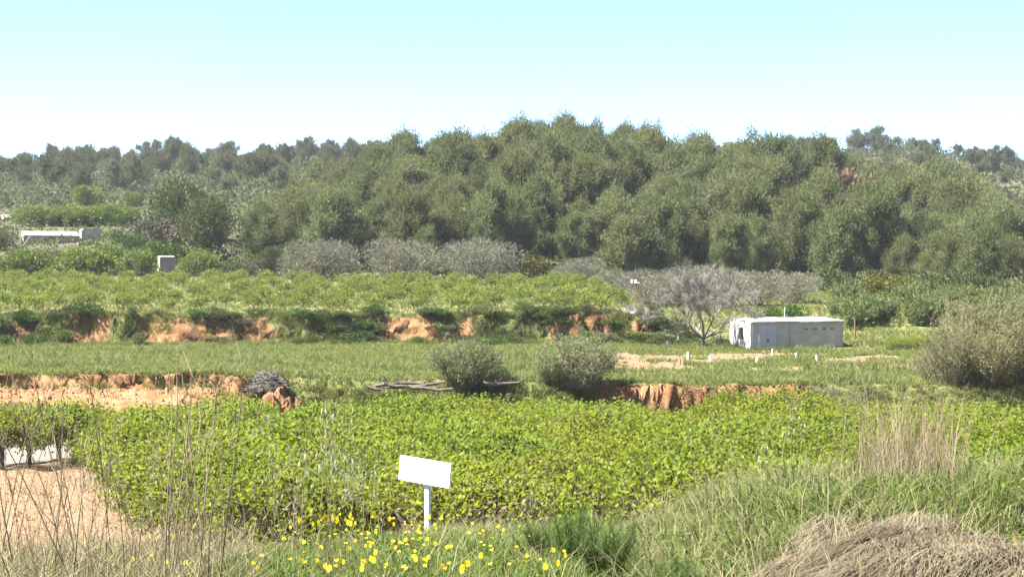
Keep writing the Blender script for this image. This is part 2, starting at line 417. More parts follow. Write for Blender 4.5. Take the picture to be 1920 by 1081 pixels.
# concrete lane at the left
R_ = np.array([(-21, 52), (-19, 60), (-18, 69), (-16.5, 77.5), (-16.7, 82), (-18.2, 86), (-21, 88.6), (-30, 90.5), (-40, 92)])
L_ = np.array([(-27, 52), (-25, 60), (-24, 69), (-22.5, 76), (-22.7, 79), (-24, 81.5), (-26, 83.5), (-32, 86), (-40, 87.5)])
tt = np.linspace(0, 8, 60)
Rr = np.stack([np.interp(tt, range(9), R_[:, k]) for k in (0, 1)], 1); Ll = np.stack([np.interp(tt, range(9), L_[:, k]) for k in (0, 1)], 1)
s = np.array([0, .004, *np.linspace(.08, .92, 10), .996, 1])
lane = Rr[:, None] * (1 - s)[None, :, None] + Ll[:, None] * s[None, :, None]
lz = terrain(lane[..., 0], lane[..., 1]) + .05
lz[:, 0] -= .4; lz[:, -1] -= .4
i2 = np.arange(60 * 14).reshape(60, 14)
lq = np.stack([i2[:-1, :-1], i2[1:, :-1], i2[1:, 1:], i2[:-1, 1:]], -1).reshape(-1, 4)
lo = G().mesh(np.concatenate([lane.reshape(-1, 2), lz.reshape(-1, 1)], 1), lq).build('farm_lane', M['concrete'], smooth=True)
tag(lo, 'pale concrete farm lane curving behind the orchard trees', 'lane', kind='structure')

# ------------------------------------------------------------------ plant builders
def rdir(n, up=0.0):
    v = rng.normal(size=(n, 3)); v = norm(v); v[:, 2] += up
    return norm(v)
def branch_tree(base, dir0, length, r0, depth, spread=.5, upb=.15, ratio=.72, kids=(2, 3), seg=3, jitter=.18):
    """recursive limbs -> arrays of segments and tips"""
    P0, P1, A, B, tips = [], [], [], [], []
    def grow(p, dv, ln, r, k):
        n = seg if k > 1 else 2
        for i in range(n):
            dv = dv + rng.normal(size=3) * jitter; dv[2] += upb * .3; dv = dv / np.linalg.norm(dv)
            q = p + dv * ln / n; r2 = r * (1 - .3 / n * 1.0)
            P0.append(p); P1.append(q); A.append(r); B.append(r2); p = q; r = r2
            if k <= 0 and i == n - 1: tips.append((p, dv))
            if k > 0 and i > 0 and rng.random() < .35:
                nd = dv + rng.normal(size=3) * spread; nd[2] += upb; grow(p, nd / np.linalg.norm(nd), ln * ratio * .7, r * .5, k - 2 if k > 1 else 0) if k > 1 else None
        if k > 0:
            for j in range(rng.integers(kids[0], kids[1] + 1)):
                nd = dv + rng.normal(size=3) * spread; nd[2] += upb
                grow(p, nd / np.linalg.norm(nd), ln * ratio * rng.uniform(.8, 1.15), r * .68, k - 1)
    grow(np.array(base, float), np.array(dir0, float), length, r0, depth)
    return np.array(P0), np.array(P1), np.array(A), np.array(B), tips

def orchard_tree(name, H, R, trunk_h, n_shoots, per, leaf, mat, bark, skirt=.9, low=.35):
    t = empty(name)
    g = G(); lg = G()
    nl = rng.integers(3, 5); a0 = rng.random() * 6.28
    fork = np.array([0, 0, trunk_h])
    g.segs([[0, 0, -.15], [0, 0, trunk_h * .5]], [[.02, .01, trunk_h * .5], fork], [H * .045, H * .038], [H * .038, H * .04], 7)
    ends = []
    for k in range(nl):
        a = a0 + k * 6.28 / nl + rng.uniform(-.3, .3)
        mid = fork + np.array([math.cos(a) * R * .38, math.sin(a) * R * .38, (H - trunk_h) * .3])
        g.segs([fork], [mid], [H * .03], [H * .02], 6)
        for j in range(3):
            b = a + (j - 1) * .7
            e = mid + np.array([math.cos(b) * R * .38, math.sin(b) * R * .38, (H - trunk_h) * rng.uniform(.15, .4)])
            g.segs([mid], [e], [H * .017], [H * .008], 5); ends.append(e)
    # shoots fill an uneven dome
    az = rng.random(n_shoots) * 6.28; rr = R * np.sqrt(rng.random(n_shoots)) * (1 + .12 * np.sin(3 * az + a0) + .08 * np.sin(7 * az))
    top = trunk_h + (H - trunk_h) * (1 - (rr / (R * 1.12)) ** 2 * .62) * rng.uniform(.85, 1.1, n_shoots)
    bot = np.maximum(trunk_h * skirt, top - (H - trunk_h) * rng.uniform(low, low + .35, n_shoots))
    B = np.stack([np.cos(az) * rr * .93, np.sin(az) * rr * .93, bot], 1)
    T = np.stack([np.cos(az) * rr * 1.03, np.sin(az) * rr * 1.03, top], 1)
    ends = np.array(ends)
    near = np.argmin(((B[:, None] - ends[None]) ** 2).sum(-1), 1)
    sel = np.ones(n_shoots, bool)
    g.segs(ends[near][sel], B[sel], H * .006, H * .004, 3); g.segs(B, T, H * .005, H * .002, 3)
    f = rng.random((n_shoots, per)) ** .8
    C = (B[:, None] + (T - B)[:, None] * f[..., None]).reshape(-1, 3) + rng.normal(size=(n_shoots * per, 3)) * leaf * .8
    ax = rdir(len(C), .25); ax[:, :2] += norm(C[:, :2]) * .5
    lg.leaves(C, ax, rdir(len(C), .9), leaf * rng.uniform(.7, 1.2, len(C)), leaf * rng.uniform(.5, .75, len(C)))
    g.build('trunk', bark, t); lg.build('crown', mat, t)
    return t

def pine(name, H, R, n_clump, per, tuft, mat, bark, base=.25, cone=.0, dead=False):
    t = empty(name); g = G(); lg = G()
    hs = np.linspace(0, 1, 8); bend = rng.normal(size=(8, 2)) * .012 * H; bend[0] = 0
    pts = np.stack([np.cumsum(bend[:, 0]) * .5, np.cumsum(bend[:, 1]) * .5, hs * H * .93 - .25], 1)
    rad = H * .018 * (1 - hs * .85)
    g.segs(pts[:-1], pts[1:], rad[:-1], rad[1:], 7)
    nl = max(8, n_clump // 5)
    tl = base + (.97 - base) * (np.arange(nl) + rng.random(nl)) / nl
    fl = (tl - base) / (1 - base)
    prof = cone * (1 - fl) + (1 - cone) * np.sin(np.clip(fl, 0, 1) * 2.3 + .65)
    ll = R * np.clip(prof, .12, 1) * rng.uniform(.6, 1.15, nl)
    azl = np.arange(nl) * 2.4 + rng.uniform(-.5, .5, nl)
    s0 = np.stack([np.interp(tl * H * .84, pts[:, 2], pts[:, k]) for k in (0, 1)] + [tl * H * .84], 1)
    e0 = s0 + np.stack([np.cos(azl) * ll, np.sin(azl) * ll, ll * rng.uniform(.25, .7, nl)], 1)
    g.segs(s0, e0, H * .007, H * .003, 4)
    li = np.arange(n_clump) % nl
    f = rng.uniform(.3, 1.08, (n_clump, 1))
    rc = R * rng.uniform(.12, .25, n_clump)
    Cc = s0[li] + (e0 - s0)[li] * f + rng.normal(size=(n_clump, 3)) * np.array([.13, .13, .1]) * R
    g.segs((s0[li] + (e0 - s0)[li] * f * .8), Cc, H * .004, H * .002, 3)
    rag = rng.normal(size=(n_clump, per, 3)) * .62
    P = Cc[:, None] + rag * rc[:, None, None] * np.array([.92, .92, 1.25])
    P = P.reshape(-1, 3); dvf = norm(rag.reshape(-1, 3))
    ax = dvf * .55 + np.array([0, 0, .7]) + rng.normal(size=P.shape) * .35
    lg.leaves(P, ax, rdir(len(P)), tuft * rng.uniform(.6, 1.4, len(P)), tuft * rng.uniform(.25, .45, len(P)))
    # bare twigs that show pale between the needles
    k = n_clump * 8
    ci = rng.integers(0, n_clump, k); e = Cc[ci] + rdir(k, .9) * rc[ci][:, None] * 1.15
    g.segs(Cc[ci], e, H * .0028, H * .0012, 3)
    g.build('trunk', bark, t); lg.build('crown', mat, t)
    return t

def dome_shrub(name, H, R, n, leaf, mat, bark, stems=7, aspect=.5, up=.3, lump=5, fill=.55):
    t = empty(name); g = G(); lg = G()
    nl = max(lump, 3)
    a = rng.random(nl) * 6.28; r = R * .6 * np.sqrt(rng.random(nl))
    C = np.stack([np.cos(a) * r, np.sin(a) * r, H * rng.uniform(.35, .68, nl)], 1)
    rad = np.stack([R * rng.uniform(.42, .62, nl)] * 2 + [H * rng.uniform(.3, .42, nl)], 1)
    ci = rng.integers(0, nl, n); dv = rdir(n, .15)
    P = C[ci] + dv * rad[ci] * (fill + (1 - fill) * rng.random((n, 1)) ** .5)
    P[:, 2] = np.abs(P[:, 2])
    ax = dv * .6 + np.array([0, 0, up]) + rng.normal(size=(n, 3)) * .45
    lg.leaves(P, ax, rdir(n), leaf * rng.uniform(.6, 1.3, n), leaf * aspect * rng.uniform(.7, 1.2, n))
    for k in range(nl):
        m = C[k] * np.array([.45, .45, .5]) + rng.normal(size=3) * .06 * R
        g.segs([[C[k][0] * .08, C[k][1] * .08, -.1], m], [m, C[k]], [H * .022, H * .016], [H * .016, H * .008], 5)
    k = nl * stems; ci = rng.integers(0, nl, k)
    g.segs(C[ci] * np.array([.8, .8, .85]), C[ci] + rdir(k, .4) * rad[ci] * .95, H * .006, H * .0025, 3)
    g.build('stem', bark, t); lg.build('foliage', mat, t)
    return t

def wispy_shrub(name, H, R, stems, per, leaf, mat, bark, fan=.5):
    t = empty(name); g = G(); lg = G()
    a = rng.random(stems) * 6.28; r = R * np.sqrt(rng.random(stems))
    B = np.stack([np.cos(a) * r * .35, np.sin(a) * r * .35, np.full(stems, -.1)], 1)
    hh = H * rng.uniform(.42, 1.08, stems) * (1 - .3 * (r / R) ** 2)
    T = np.stack([np.cos(a) * r * (1 + fan * .3), np.sin(a) * r * (1 + fan * .3), hh], 1) + rng.normal(size=(stems, 3)) * .08 * R
    Mi = (B + T) * .5 + rng.normal(size=(stems, 3)) * .07 * R; Mi[:, 2] += .06 * H
    g.segs(B, Mi, H * .006, H * .004, 3); g.segs(Mi, T, H * .004, H * .0015, 3)
    k = stems * 3
    si = rng.integers(0, stems, k); f = rng.uniform(.1, .9, (k, 1))
    P = Mi[si] + (T - Mi)[si] * f; Q = P + rdir(k, .9) * H * rng.uniform(.08, .22, (k, 1))
    g.segs(P, Q, H * .002, H * .001, 3)
    n = stems * per
    si = rng.integers(0, k, n); f = rng.random((n, 1)) * 1.1
    C = P[si] + (Q - P)[si] * f + rng.normal(size=(n, 3)) * H * .02
    low = rng.random(n) < .3; s2 = rng.integers(0, stems, n)
    C[low] = (B[s2] + (Mi - B)[s2] * rng.uniform(.25, 1, (n, 1)))[low] + rng.normal(size=(low.sum(), 3)) * H * .03
    lg.leaves(C, norm((Q - P)[si]) + rng.normal(size=(n, 3)) * .45, rdir(n), leaf * rng.uniform(.6, 1.4, n), leaf * .28 * rng.uniform(.7, 1.3, n))
    g.build('stem', bark, t); lg.build('foliage', mat, t)
    return t

def bare_tree(name, H, spread, depth, limbs, r0, mat, twig_n=9, lowest=.35):
    t = empty(name); g = G(); tw = G()
    g.segs([[0, 0, -.2], [.03, .02, H * .06]], [[.03, .02, H * .06], [0.05, .04, H * .13]], [r0 * 1.25, r0], [r0, r0 * .95], 8)
    for k in range(limbs):
        a = k * 6.28 / limbs + rng.uniform(-.35, .35); el = rng.uniform(lowest, 1.3)
        dv = np.array([math.cos(a) * math.cos(el) * spread, math.sin(a) * math.cos(el) * spread, math.sin(el)]); dv /= np.linalg.norm(dv)
        P0, P1, A, B, tips = branch_tree((.05, .04, H * .11), dv, H * .3, r0 * .6, depth, .42, .1, .72, (2, 3), 3, .13)
        g.segs(P0, P1, np.maximum(A, .008), np.maximum(B, .007), 5)
        pt = np.array([p for p, _ in tips]); dr = np.array([v for _, v in tips])
        n = len(pt) * twig_n; ii = np.repeat(np.arange(len(pt)), twig_n)
        s0 = pt[ii] - dr[ii] * rng.uniform(0, .5, (n, 1))
        tw.segs(s0, s0 + norm(dr[ii] + rng.normal(size=(n, 3)) * .55) * rng.uniform(.25, .75, (n, 1)) * H / 6, .0085, .004, 3)
    g.build('trunk', mat, t); tag(tw.build('twigs', mat, t), kind='stuff')
    return t

# ------------------------------------------------------------------ lower orchard
pers = [orchard_tree('persimmon_tree', rng.uniform(1.65, 2.0), rng.uniform(1.9, 2.25), rng.uniform(.45, .55), 330, 17, .125, M['persimmon'], M['bark'], skirt=.45, low=.5) for k in range(6)]
LBL = 'leafy bright green persimmon tree in the dense lower orchard'
cnt = 0
for i in range(0, 13):
    for j in range(-2, 14):
        d = 41.0 + j * 2.95 + rng.uniform(-.3, .3)
        X = -6.0 - (d - 41) * .262 + i * 3.5 + rng.uniform(-.3, .3)
        px = 960 + F * X / d
        if px > 2010 or d > 79.5 + .0025 * (px - 900): continue
        if 380 < px < 560 and d > 77: continue
        place(pers[int(rng.integers(6))], (X, d, tz(X, d) - .03), None, float(rng.uniform(.85, 1.18)) * (.9 if j < 2 else 1.0 if j < 10 else 1.12),
              'leafy green persimmon tree in the outer row facing the bare soil' if i == 0 else 'leafy green persimmon tree in the row along the foot of the verge' if j == -2 else LBL, 'tree', 'outer row by the bare soil' if i == 0 else 'row along the verge' if j == -2 else 'persimmon trees of the lower orchard')
        cnt += 1
print('orchard', cnt)
slim = [orchard_tree('persimmon_tree', 2.3, 1.6, .75, 180, 16, .13, M['persimmon'], M['bark'], low=.35) for k in range(3)]
for k, (px, d) in enumerate(((55, 69.0), (110, 71.5), (158, 73.2), (4, 66.5))):
    X, d, z = on(px, d)
    place(slim[k % 3], (X, d, z - .03), None, (1.0, 1.0, 1.0), 'small persimmon tree with bare trunk at the edge of the concrete lane', 'tree', 'persimmon trees along the lane')
for px, d, sc in ((1375, 88.5, .95), (1462, 89, .8), (1505, 88.5, .75)):
    X, d, z = on(px, d)
    place(slim[int(rng.integers(3))], (X, d, z - .03), None, sc, 'small young persimmon tree in front of the low orange earth bank', 'tree', 'young trees below the orange bank')

# ------------------------------------------------------------------ upper orchard of young trees
young = [orchard_tree('young_fruit_tree', 1.15, .8, .36, 46, 10, .16, M['vine'], M['bark_dark'], low=.3) for k in range(6)]
cnt = 0
for j in range(0, 15):
    d = 140.2 + j * 4.5
    for i in range(0, 40):
        X = -62 + i * 3.0 + rng.uniform(-1.1, 1.1) + (j % 2) * 1.5
        px = 960 + F * X / d
        lim = 1190 - 8 * j
        if px < -30 or px > lim or cnt >= 300: continue
        if 510 < px and d > 196: continue
        place(young[int(rng.integers(6))], (lambda e: (X, e, tz(X, e) - .03))(d + (rng.uniform(-1.7, 1.7) if j else rng.uniform(-.3, .3))), None, float(rng.uniform(.75, 1.1)),
              'young fruit tree in the first row above the upper earth bank' if j == 0 else 'young fruit tree with fresh yellow-green shoots on the upper terrace', 'tree', 'first row above the upper bank' if j == 0 else 'young trees of the upper terrace')
        cnt += 1
print('upper', cnt)

# ------------------------------------------------------------------ orchard domes at the left, below and above the house
dome = [orchard_tree('round_orchard_tree', 2.9, 2.4, .4, 300, 15, .24, M['citrus'], M['bark'], low=.5) for k in range(3)]
for px, d, sc in ((-40, 213, (1.2, 1.2, 1.0)), (50, 211, (1.3, 1.3, 1.05)), (160, 211, (1.35, 1.3, 1.1)), (205, 217, (1.0, 1.0, 1.0)), (258, 211, (.92, .92, 1.0)), (378, 211, (1.0, 1.0, 1.0))):
    X, d, z = on(px, d)
    place(dome[int(rng.integers(3))], (X, d, z - .1), None, sc, 'round leafy orchard tree in the row below the old farm buildings', 'tree', 'round orchard trees below the farm buildings')
for k in range(17):
    px = 55 + k * 11.5; d = 268 + rng.uniform(-3, 3)
    X, d, z = on(px, d)
    place(dome[int(rng.integers(3))], (X, d, z - .1), None, float(rng.uniform(.75, 1.0)), 'round green orchard tree in the hedge-like row above the farm buildings', 'tree', 'orchard trees above the farm buildings')

# ------------------------------------------------------------------ olives, shrubs
olv = [dome_shrub('olive_tree', 4.4, 4.6, 7000, .3, M['olive'], M['bark_dark'], 8, .3, .5, 11, .6) for k in range(3)]
for px, d, sc, lb in ((600, 203, 1.0, 'wide silver-grey olive tree at the end of the olive row nearest the buildings'),
                      (748, 204, 1.0, 'wide silver-grey olive tree in the middle of the olive row'),
                      (898, 203, 1.08, 'wide silver-grey olive tree at the end of the row beside a yellowish bush')):
    X, d, z = on(px, d); place(olv[[600, 748, 898].index(px)], (X, d, z - .1), None, sc, lb, 'olive tree', 'row of silver olive trees')
for px, d, sc in ((1085, 196, .62), (1215, 178, .75), (1260, 172, .8), (1345, 168, .85), (1420, 172, .75), (1490, 176, .65), (850, 214, .8), (1150, 200, .5)):
    X, d, z = on(px, d)
    place(olv[int(rng.integers(3))], (X, d, z - .1), None, sc, 'grey-green olive bush at the foot of the pine hill', 'olive tree', 'olive bushes at the foot of the pine hill')
X, d, z = on(5, 80); place(dome_shrub('olive_bush', 2.0, 1.6, 4500, .16, M['olive'], M['bark'], 6, .3, .5, 5), (X, d, z - .1), 0, 1.0, 'grey olive bush beside the concrete lane', 'bush')

shA = [dome_shrub('green_shrub', 1.3, 1.2, 1500, .16, M['shrub'], M['bark'], 5, .45, .4, 5) for k in range(3)]
shB = [dome_shrub('bright_shrub', 1.2, 1.2, 1500, .16, M['shrub_bright'], M['bark'], 5, .5, .4, 5) for k in range(2)]
shC = [dome_shrub('brown_shrub', 1.3, 1.2, 1500, .16, M['shrub_brown'], M['bark'], 7, .35, .4, 5) for k in range(2)]
n_s = 0
for k in range(150):               # shrubs along the upper bank
    px = float(np.clip(rng.normal(rng.choice([20, 110, 250, 420, 560, 620, 690, 830, 950, 1030, 1150, 1250]), 45), -20, 1290)); X = (px - 960) / F * 136
    e = float(edge2(np.array([X]))[0]); d = e + rng.uniform(-1.6, 1.0)
    if any(abs(px - c) < w for c, w in ((48, 12), (185, 28), (300, 16), (390, 20), (470, 36), (760, 50), (1207, 16))) and -1.0 < d - e < .15: continue
    kind = rng.random()
    pr = shA if kind < .45 else shB if kind < .85 else shC
    nm = {id(shA): 'dark green', id(shB): 'bright green', id(shC): 'brownish'}[id(pr)]
    place(pr[int(rng.integers(len(pr)))], (X, d, tz(X, d) - .1), None, (float(rng.uniform(.6, 1.6)), float(rng.uniform(.4, .8)), float(rng.uniform(.25, .75))),
          nm + ' shrub growing on the upper orange earth bank', 'shrub', nm + ' shrubs on the upper bank')
    n_s += 1
for px, d, sc, pr, lb in ((1660, 168, 1.4, shB, 'bright green'), (1700, 176, 1.7, shA, 'dark green'), (1440, 150, 1.2, shB, 'bright green'), (1480, 152, 1.3, shB, 'bright green'), (1640, 190, 2.2, shA, 'dark green'),
                      (1560, 200, 2.4, shA, 'dark green'), (1760, 190, 2.4, shA, 'dark green'), (1830, 180, 2.0, shA, 'dark green'), (1250, 141, 1.1, shB, 'bright green'), (1275, 139, 1.2, shA, 'dark green'), (1220, 139, 1.0, shA, 'dark green')):
    X, d, z = on(px, d); place(pr[int(rng.integers(len(pr)))], (X, d, z - .1), None, sc, lb + ' shrub on the slope behind the shed', 'shrub', lb + ' shrubs behind the shed')
for px, d in ((1690, 128), (1710, 128.6), (1733, 128)):
    X, d, z = on(px, d); place(pers[px % 6], (X, d, z - .1), None, .5, 'low bright green fruit tree in the short row beside the shed', 'tree', 'short row of low fruit trees beside the shed')
shY = dome_shrub('yellowish_bush', 2.6, 1.7, 2600, .26, M['shrub_yellow'], M['bark'], 5, .5, .4, 6)
X, d, z = on(1005, 203); place(shY, (X, d, z - .1), 0, 1.0, 'yellowish green bush beside the last olive tree', 'bush')
for px, d in ((1640, 184), (1690, 186)):
    X, d, z = on(px, d); place(shY, (X, d, z - .1), None, .9, 'yellowish green bush at the foot of the pines behind the shed', 'bush', 'yellowish bushes behind the shed')

# hillside shrubs and broad trees around the house
big = [dome_shrub('broad_tree', 7.5, 4.4, 7000, .42, M['shrub'], M['bark'], 7, .5, .4, 10, .5) for k in range(2)]
for bi, (px, d, sc, lb) in enumerate(((395, 228, 1.0, 'dark bushy evergreen tree standing left of the pine wood'), (345, 245, 1.1, 'grey-green broad tree behind the dark bushy evergreen'),
                      (505, 212, .45, 'small dark evergreen bush beside the first silver olive'))):
    X, d, z = on(px, d); place(big[bi % 2], (X, d, z - .2), None, sc, lb, 'tree')
brl = [dome_shrub('leafy_tree', 6.5, 4.2, 4000, .5, M['citrus'], M['bark'], 6, .6, .3, 9, .5)]
for px, d, sc in ((168, 330, .68), (248, 332, .5)):
    X, d, z = on(px, d); place(brl[0], (X, d, z - .2), None, sc, 'fresh green leafy tree on the slope above the farm buildings', 'tree', 'fresh green trees above the farm buildings')
for px, d, sc, pr in ((285, 236, 3.2, shC), (315, 240, 2.8, shC), (250, 232, 2.0, shB), (290, 224, 2.0, shB), (330, 222, 2.0, shB), (440, 214, 1.7, shA), (465, 211, 1.5, shC), (425, 210, 1.5, shA), (480, 216, 1.8, shA),
                      (8, 236, 1.9, shA), (-8, 240, 2.2, shA), (82, 228, .85, shA), (105, 227, .9, shA), (128, 226, .8, shA), (190, 230, .8, shB), (215, 242, 1.5, shB)):
    X, d, z = on(px, d); lb = {id(shA): 'dark green', id(shB): 'bright green', id(shC): 'brownish'}[id(pr)]
    place(pr[int(rng.integers(len(pr)))], (X, d, z - .15), None, sc, lb + ' shrub on the slope around the farm buildings', 'shrub', lb + ' shrubs around the farm buildings')

# wispy bushes
wis = [wispy_shrub('wispy_bush', 2.7, 1.5, 130, 75, .13, M['wispy'], M['twig']) for k in range(3)]
for k, (px, d, sc, lb) in enumerate(((872, 94.2, (1.35, 1.2, .93), 'dense grey-green wispy bush behind the orchard beside the log heap'), (1035, 94.3, .55, 'low dark wispy bush behind the orchard'),
                        (1085, 94.2, (1.3, 1.2, .98), 'tall loose wispy bush rising behind the orchard'), (1560, 92, .95, 'loose wispy bush where the low earth bank ends'), (935, 94.2, .45, 'small wispy bush between two larger ones behind the orchard'))):
    X, d, z = on(px, d); place(wis[k % 3], (X, d, z - .05), None, sc, lb, 'bush')
tam = [wispy_shrub('feathery_bush', 4.4, 2.0, 170, 26, .2, M['feathery'], M['dry'], .35) for k in range(2)]
for px, d, sc in ((1783, 95, (.8, .8, .72)), (1822, 99, (1.0, 1.0, 1.02)), (1850, 95, (.9, .9, .7)), (1886, 99, (1.2, 1.1, 1.08)), (1925, 96, (1.0, 1.0, .9)), (1755, 97, (.6, .6, .5)), (1950, 100, (1.2, 1.2, 1.15))):
    X, d, z = on(px, d); place(tam[px % 2], (X, d, z - .05), None, sc, 'tall feathery pale green bush in the thicket beyond the orchard', 'bush', 'feathery thicket beyond the orchard')
can = [wispy_shrub('cane_clump', 3.0, 1.6, 80, 34, .32, M['cane'], M['cane'], .3) for k in range(2)]
for k in range(26):
    px = rng.uniform(1545, 1960); d = rng.uniform(146, 172)
    X, d, z = on(px, d); place(can[k % 2], (X, d, z - .05), None, float(rng.uniform(.6, 1.0)), 'clump of green cane on the slope beyond the shed', 'cane', 'green cane clumps beyond the shed')

# bare grey trees
bt = bare_tree('bare_tree', 6.7, 1.2, 4, 10, .15, M['twig_pale'], 19, .45)
X, d, z = on(1318, 131.5); place(bt, (X, d, z - .05), 0.4, .9, 'large bare grey tree with a spreading crown of twigs beside the shed', 'tree')
bt2 = bare_tree('bare_tree', 4.6, 1.0, 2, 5, .14, M['bark_pale'], 5)
X, d, z = on(40, 233); place(bt2, (X, d, z - .05), 0.9, 1.0, 'bare white dead tree in front of the farm house', 'tree')

# ------------------------------------------------------------------ pines
pin = [pine('pine_tree', 10.4, 3.6, 130, 190, .34, M['pine'], M['bark_pale'], b_, c_) for b_, c_ in ((.24, .1), (.3, .25), (.12, .4), (.4, .0))] + \
      [pine('pine_tree', 9.3, 3.3, 130, 190, .33, M['pine'], M['bark_pale'], .06, .55) for k in range(2)]
pts = []
def far_enough(X, d, r):
    return all((X - a) ** 2 + (d - b) ** 2 > r * r for a, b in pts)
tries = 0
while len(pts) < 178 and tries < 12000:
    tries += 1
    d = rng.uniform(216, 306); px = rng.uniform(455, 1875); X = (px - 960) / F * d
    A = float(np.interp(X, HILL_X, HILL_A))
    if px < 620 and d < 226: continue
    if X < -30 and d > 246: continue
    if d > 285 and A < 4: continue
    if px > 1840 and d > 250: continue
    if not far_enough(X, d, 4.7): continue
    pts.append((X, d))
for X, d in pts:
    front = d < 236
    pr = pin[int(rng.integers(4, 6))] if front and rng.random() < .6 else pin[int(rng.integers(0, 4))]
    place(pr, (X, d, tz(X, d) - .2), None, (lambda q: (q, q, q * float(rng.uniform(.92, 1.22))))(float(rng.uniform(.7, 1.1))), 'olive-green pine standing at the front edge of the middle hill wood' if d < 228 else 'olive-green pine whose crown tops the middle hill wood' if d > 285 else 'olive-green pine within the dense wood covering the middle hill', 'pine tree', 'front pines of the middle hill' if d < 228 else 'topmost pines of the middle hill' if d > 285 else 'pines of the middle hill')
for px, d, sc in ((795, 214, .62), (905, 215, .5), (795 + 35, 217, .45), (1740, 205, .5)):
    X, d, z = on(px, d)
    place(pin[4 + (px % 2)], (X, d, z - .2), None, sc, 'small conical pine at the front edge of the wood', 'pine tree', 'small pines at the front edge of the wood')
for px, d, sc in ((1840, 200, .85), (1790, 203, .7), (1895, 206, .7)):
    X, d, z = on(px, d)
    place(pin[4 + (px % 2)], (X, d, z - .2), None, sc, 'bushy pine standing at the end of the wood above the feathery thicket', 'pine tree', 'bushy pines at the end of the wood')
dp = pine('dead_pine_tree', 8.5, 2.4, 26, 120, .45, M['pine_dead'], M['bark_pale'], .5)
X, d, z = on(1593, 246); place(dp, (X, d, z - .2), 0, 1.3, 'dead pine with reddish brown needles among the green pines', 'pine tree')

fp = [pine('pine_tree', 9.0, 3.6, 26, 85, .75, M['pine_far'], M['bark'], b_, 0) for b_ in (.2, .3, .4, .3)]
fpts = []
tries = 0
while len(fpts) < 290 and tries < 30000:
    tries += 1
    px = rng.uniform(-40, 1960)
    if 760 < px < 1300 and rng.random() < .85: continue
    d = 640 - 260 * rng.random() ** 1.7
    if rng.random() < .3: d = rng.uniform(625, 655)
    X = (px - 960) / F * d
    if all((X - a) ** 2 + (d - b) ** 2 > 6.0 ** 2 for a, b in fpts): fpts.append((X, d))
def join_copies(name, items, mats):
    """many far copies of a few trees as one mesh: crowns in mats[0], trunks in mats[1]"""
    g = G(); sl = []
    for part, mi in (('crown', 0), ('trunk', 1)):
        for pr, (x, y, z), rz, sc in items:
            me = [c for c in pr.children if c.name.startswith(part)][0].data
            V = np.empty(len(me.vertices) * 3, np.float32); me.vertices.foreach_get('co', V); V = V.reshape(-1, 3) * sc
            Q = np.empty(len(me.loops), np.int32); me.loops.foreach_get('vertex_index', Q)
            c_, s_ = math.cos(rz), math.sin(rz)
            V = np.stack([V[:, 0] * c_ - V[:, 1] * s_ + x, V[:, 0] * s_ + V[:, 1] * c_ + y, V[:, 2] + z], 1)
            Q = Q.reshape(-1, 4); v = np.clip(rng.random(len(Q)) * .7 + rng.uniform(0, .3), 0, 1)
            g.mesh(V, Q, v=v); sl.append(np.full(len(Q), mi, np.int32))
    o = g.build(name, mats[0]); o.data.materials.append(mats[1])
    o.data.polygons.foreach_set('material_index', np.concatenate(sl)); return o
fpts.sort(key=lambda p: p[1] if p[1] < 615 else p[1] - 300)
rest = [(fp[int(rng.integers(4))], (X, d, tz(X, d) - .2), float(rng.uniform(0, 6.28)), float(rng.uniform(.5, .95))) for X, d in fpts[125:]]
tag(join_copies('far_wood', rest, (M['pine_far'], M['bark'])), 'far wood of bluish green pines filling the ridge', 'wood', kind='stuff')
for X, d in fpts[:125]:
    place(fp[int(rng.integers(4))], (X, d, tz(X, d) - .2), None, float(rng.uniform(.5, 1.0)), 'bluish green pine on the far wooded ridge', 'pine tree', 'pines of the far ridge')
# scrub and remaining wood of the far ridge: one mass
g = G(); n = 7500
px = rng.uniform(-120, 2040, n); d = 330 + 330 * rng.random(n) ** .8; X = (px - 960) / F * d
zz = terrain(X, d); rb = rng.uniform(1.0, 2.6, n); per = 22
dv = np.abs(rdir(n * per)) * np.sign(rng.normal(size=(n * per, 3))); dv[:, 2] = np.abs(dv[:, 2])
C = np.repeat(np.stack([X, d, zz], 1), per, 0) + dv * np.repeat(rb, per)[:, None] * np.array([1, 1, 1.1])
g.leaves(C, dv + rng.normal(size=C.shape) * .4, rdir(len(C)), rng.uniform(.5, 1.0, len(C)), rng.uniform(.35, .7, len(C)), v=np.repeat(rng.random(n), per) * .6 + rng.random(n * per) * .4)
tag(g.build('far_scrub', M['pine_far']), 'dense evergreen scrub covering the far ridge', 'scrub', kind='stuff')
g = G(); n = 3200                 # undergrowth below the pines
d = rng.uniform(207, 320, n); px = rng.uniform(-60, 1980, n); X = (px - 960) / F * d; zz = terrain(X, d); per = 22; rb = rng.uniform(.4, 1.1, n)
dv = rdir(n * per); dv[:, 2] = np.abs(dv[:, 2])
C = np.repeat(np.stack([X, d, zz], 1), per, 0) + dv * np.repeat(rb, per)[:, None]
g.leaves(C, dv + rng.normal(size=C.shape) * .4, rdir(len(C)), rng.uniform(.25, .5, len(C)), rng.uniform(.15, .3, len(C)), v=np.repeat(rng.random(n), per) * .6 + rng.random(n * per) * .4)
tag(g.build('undergrowth', M['shrub']), 'low undergrowth beneath the pines', 'undergrowth', kind='stuff')

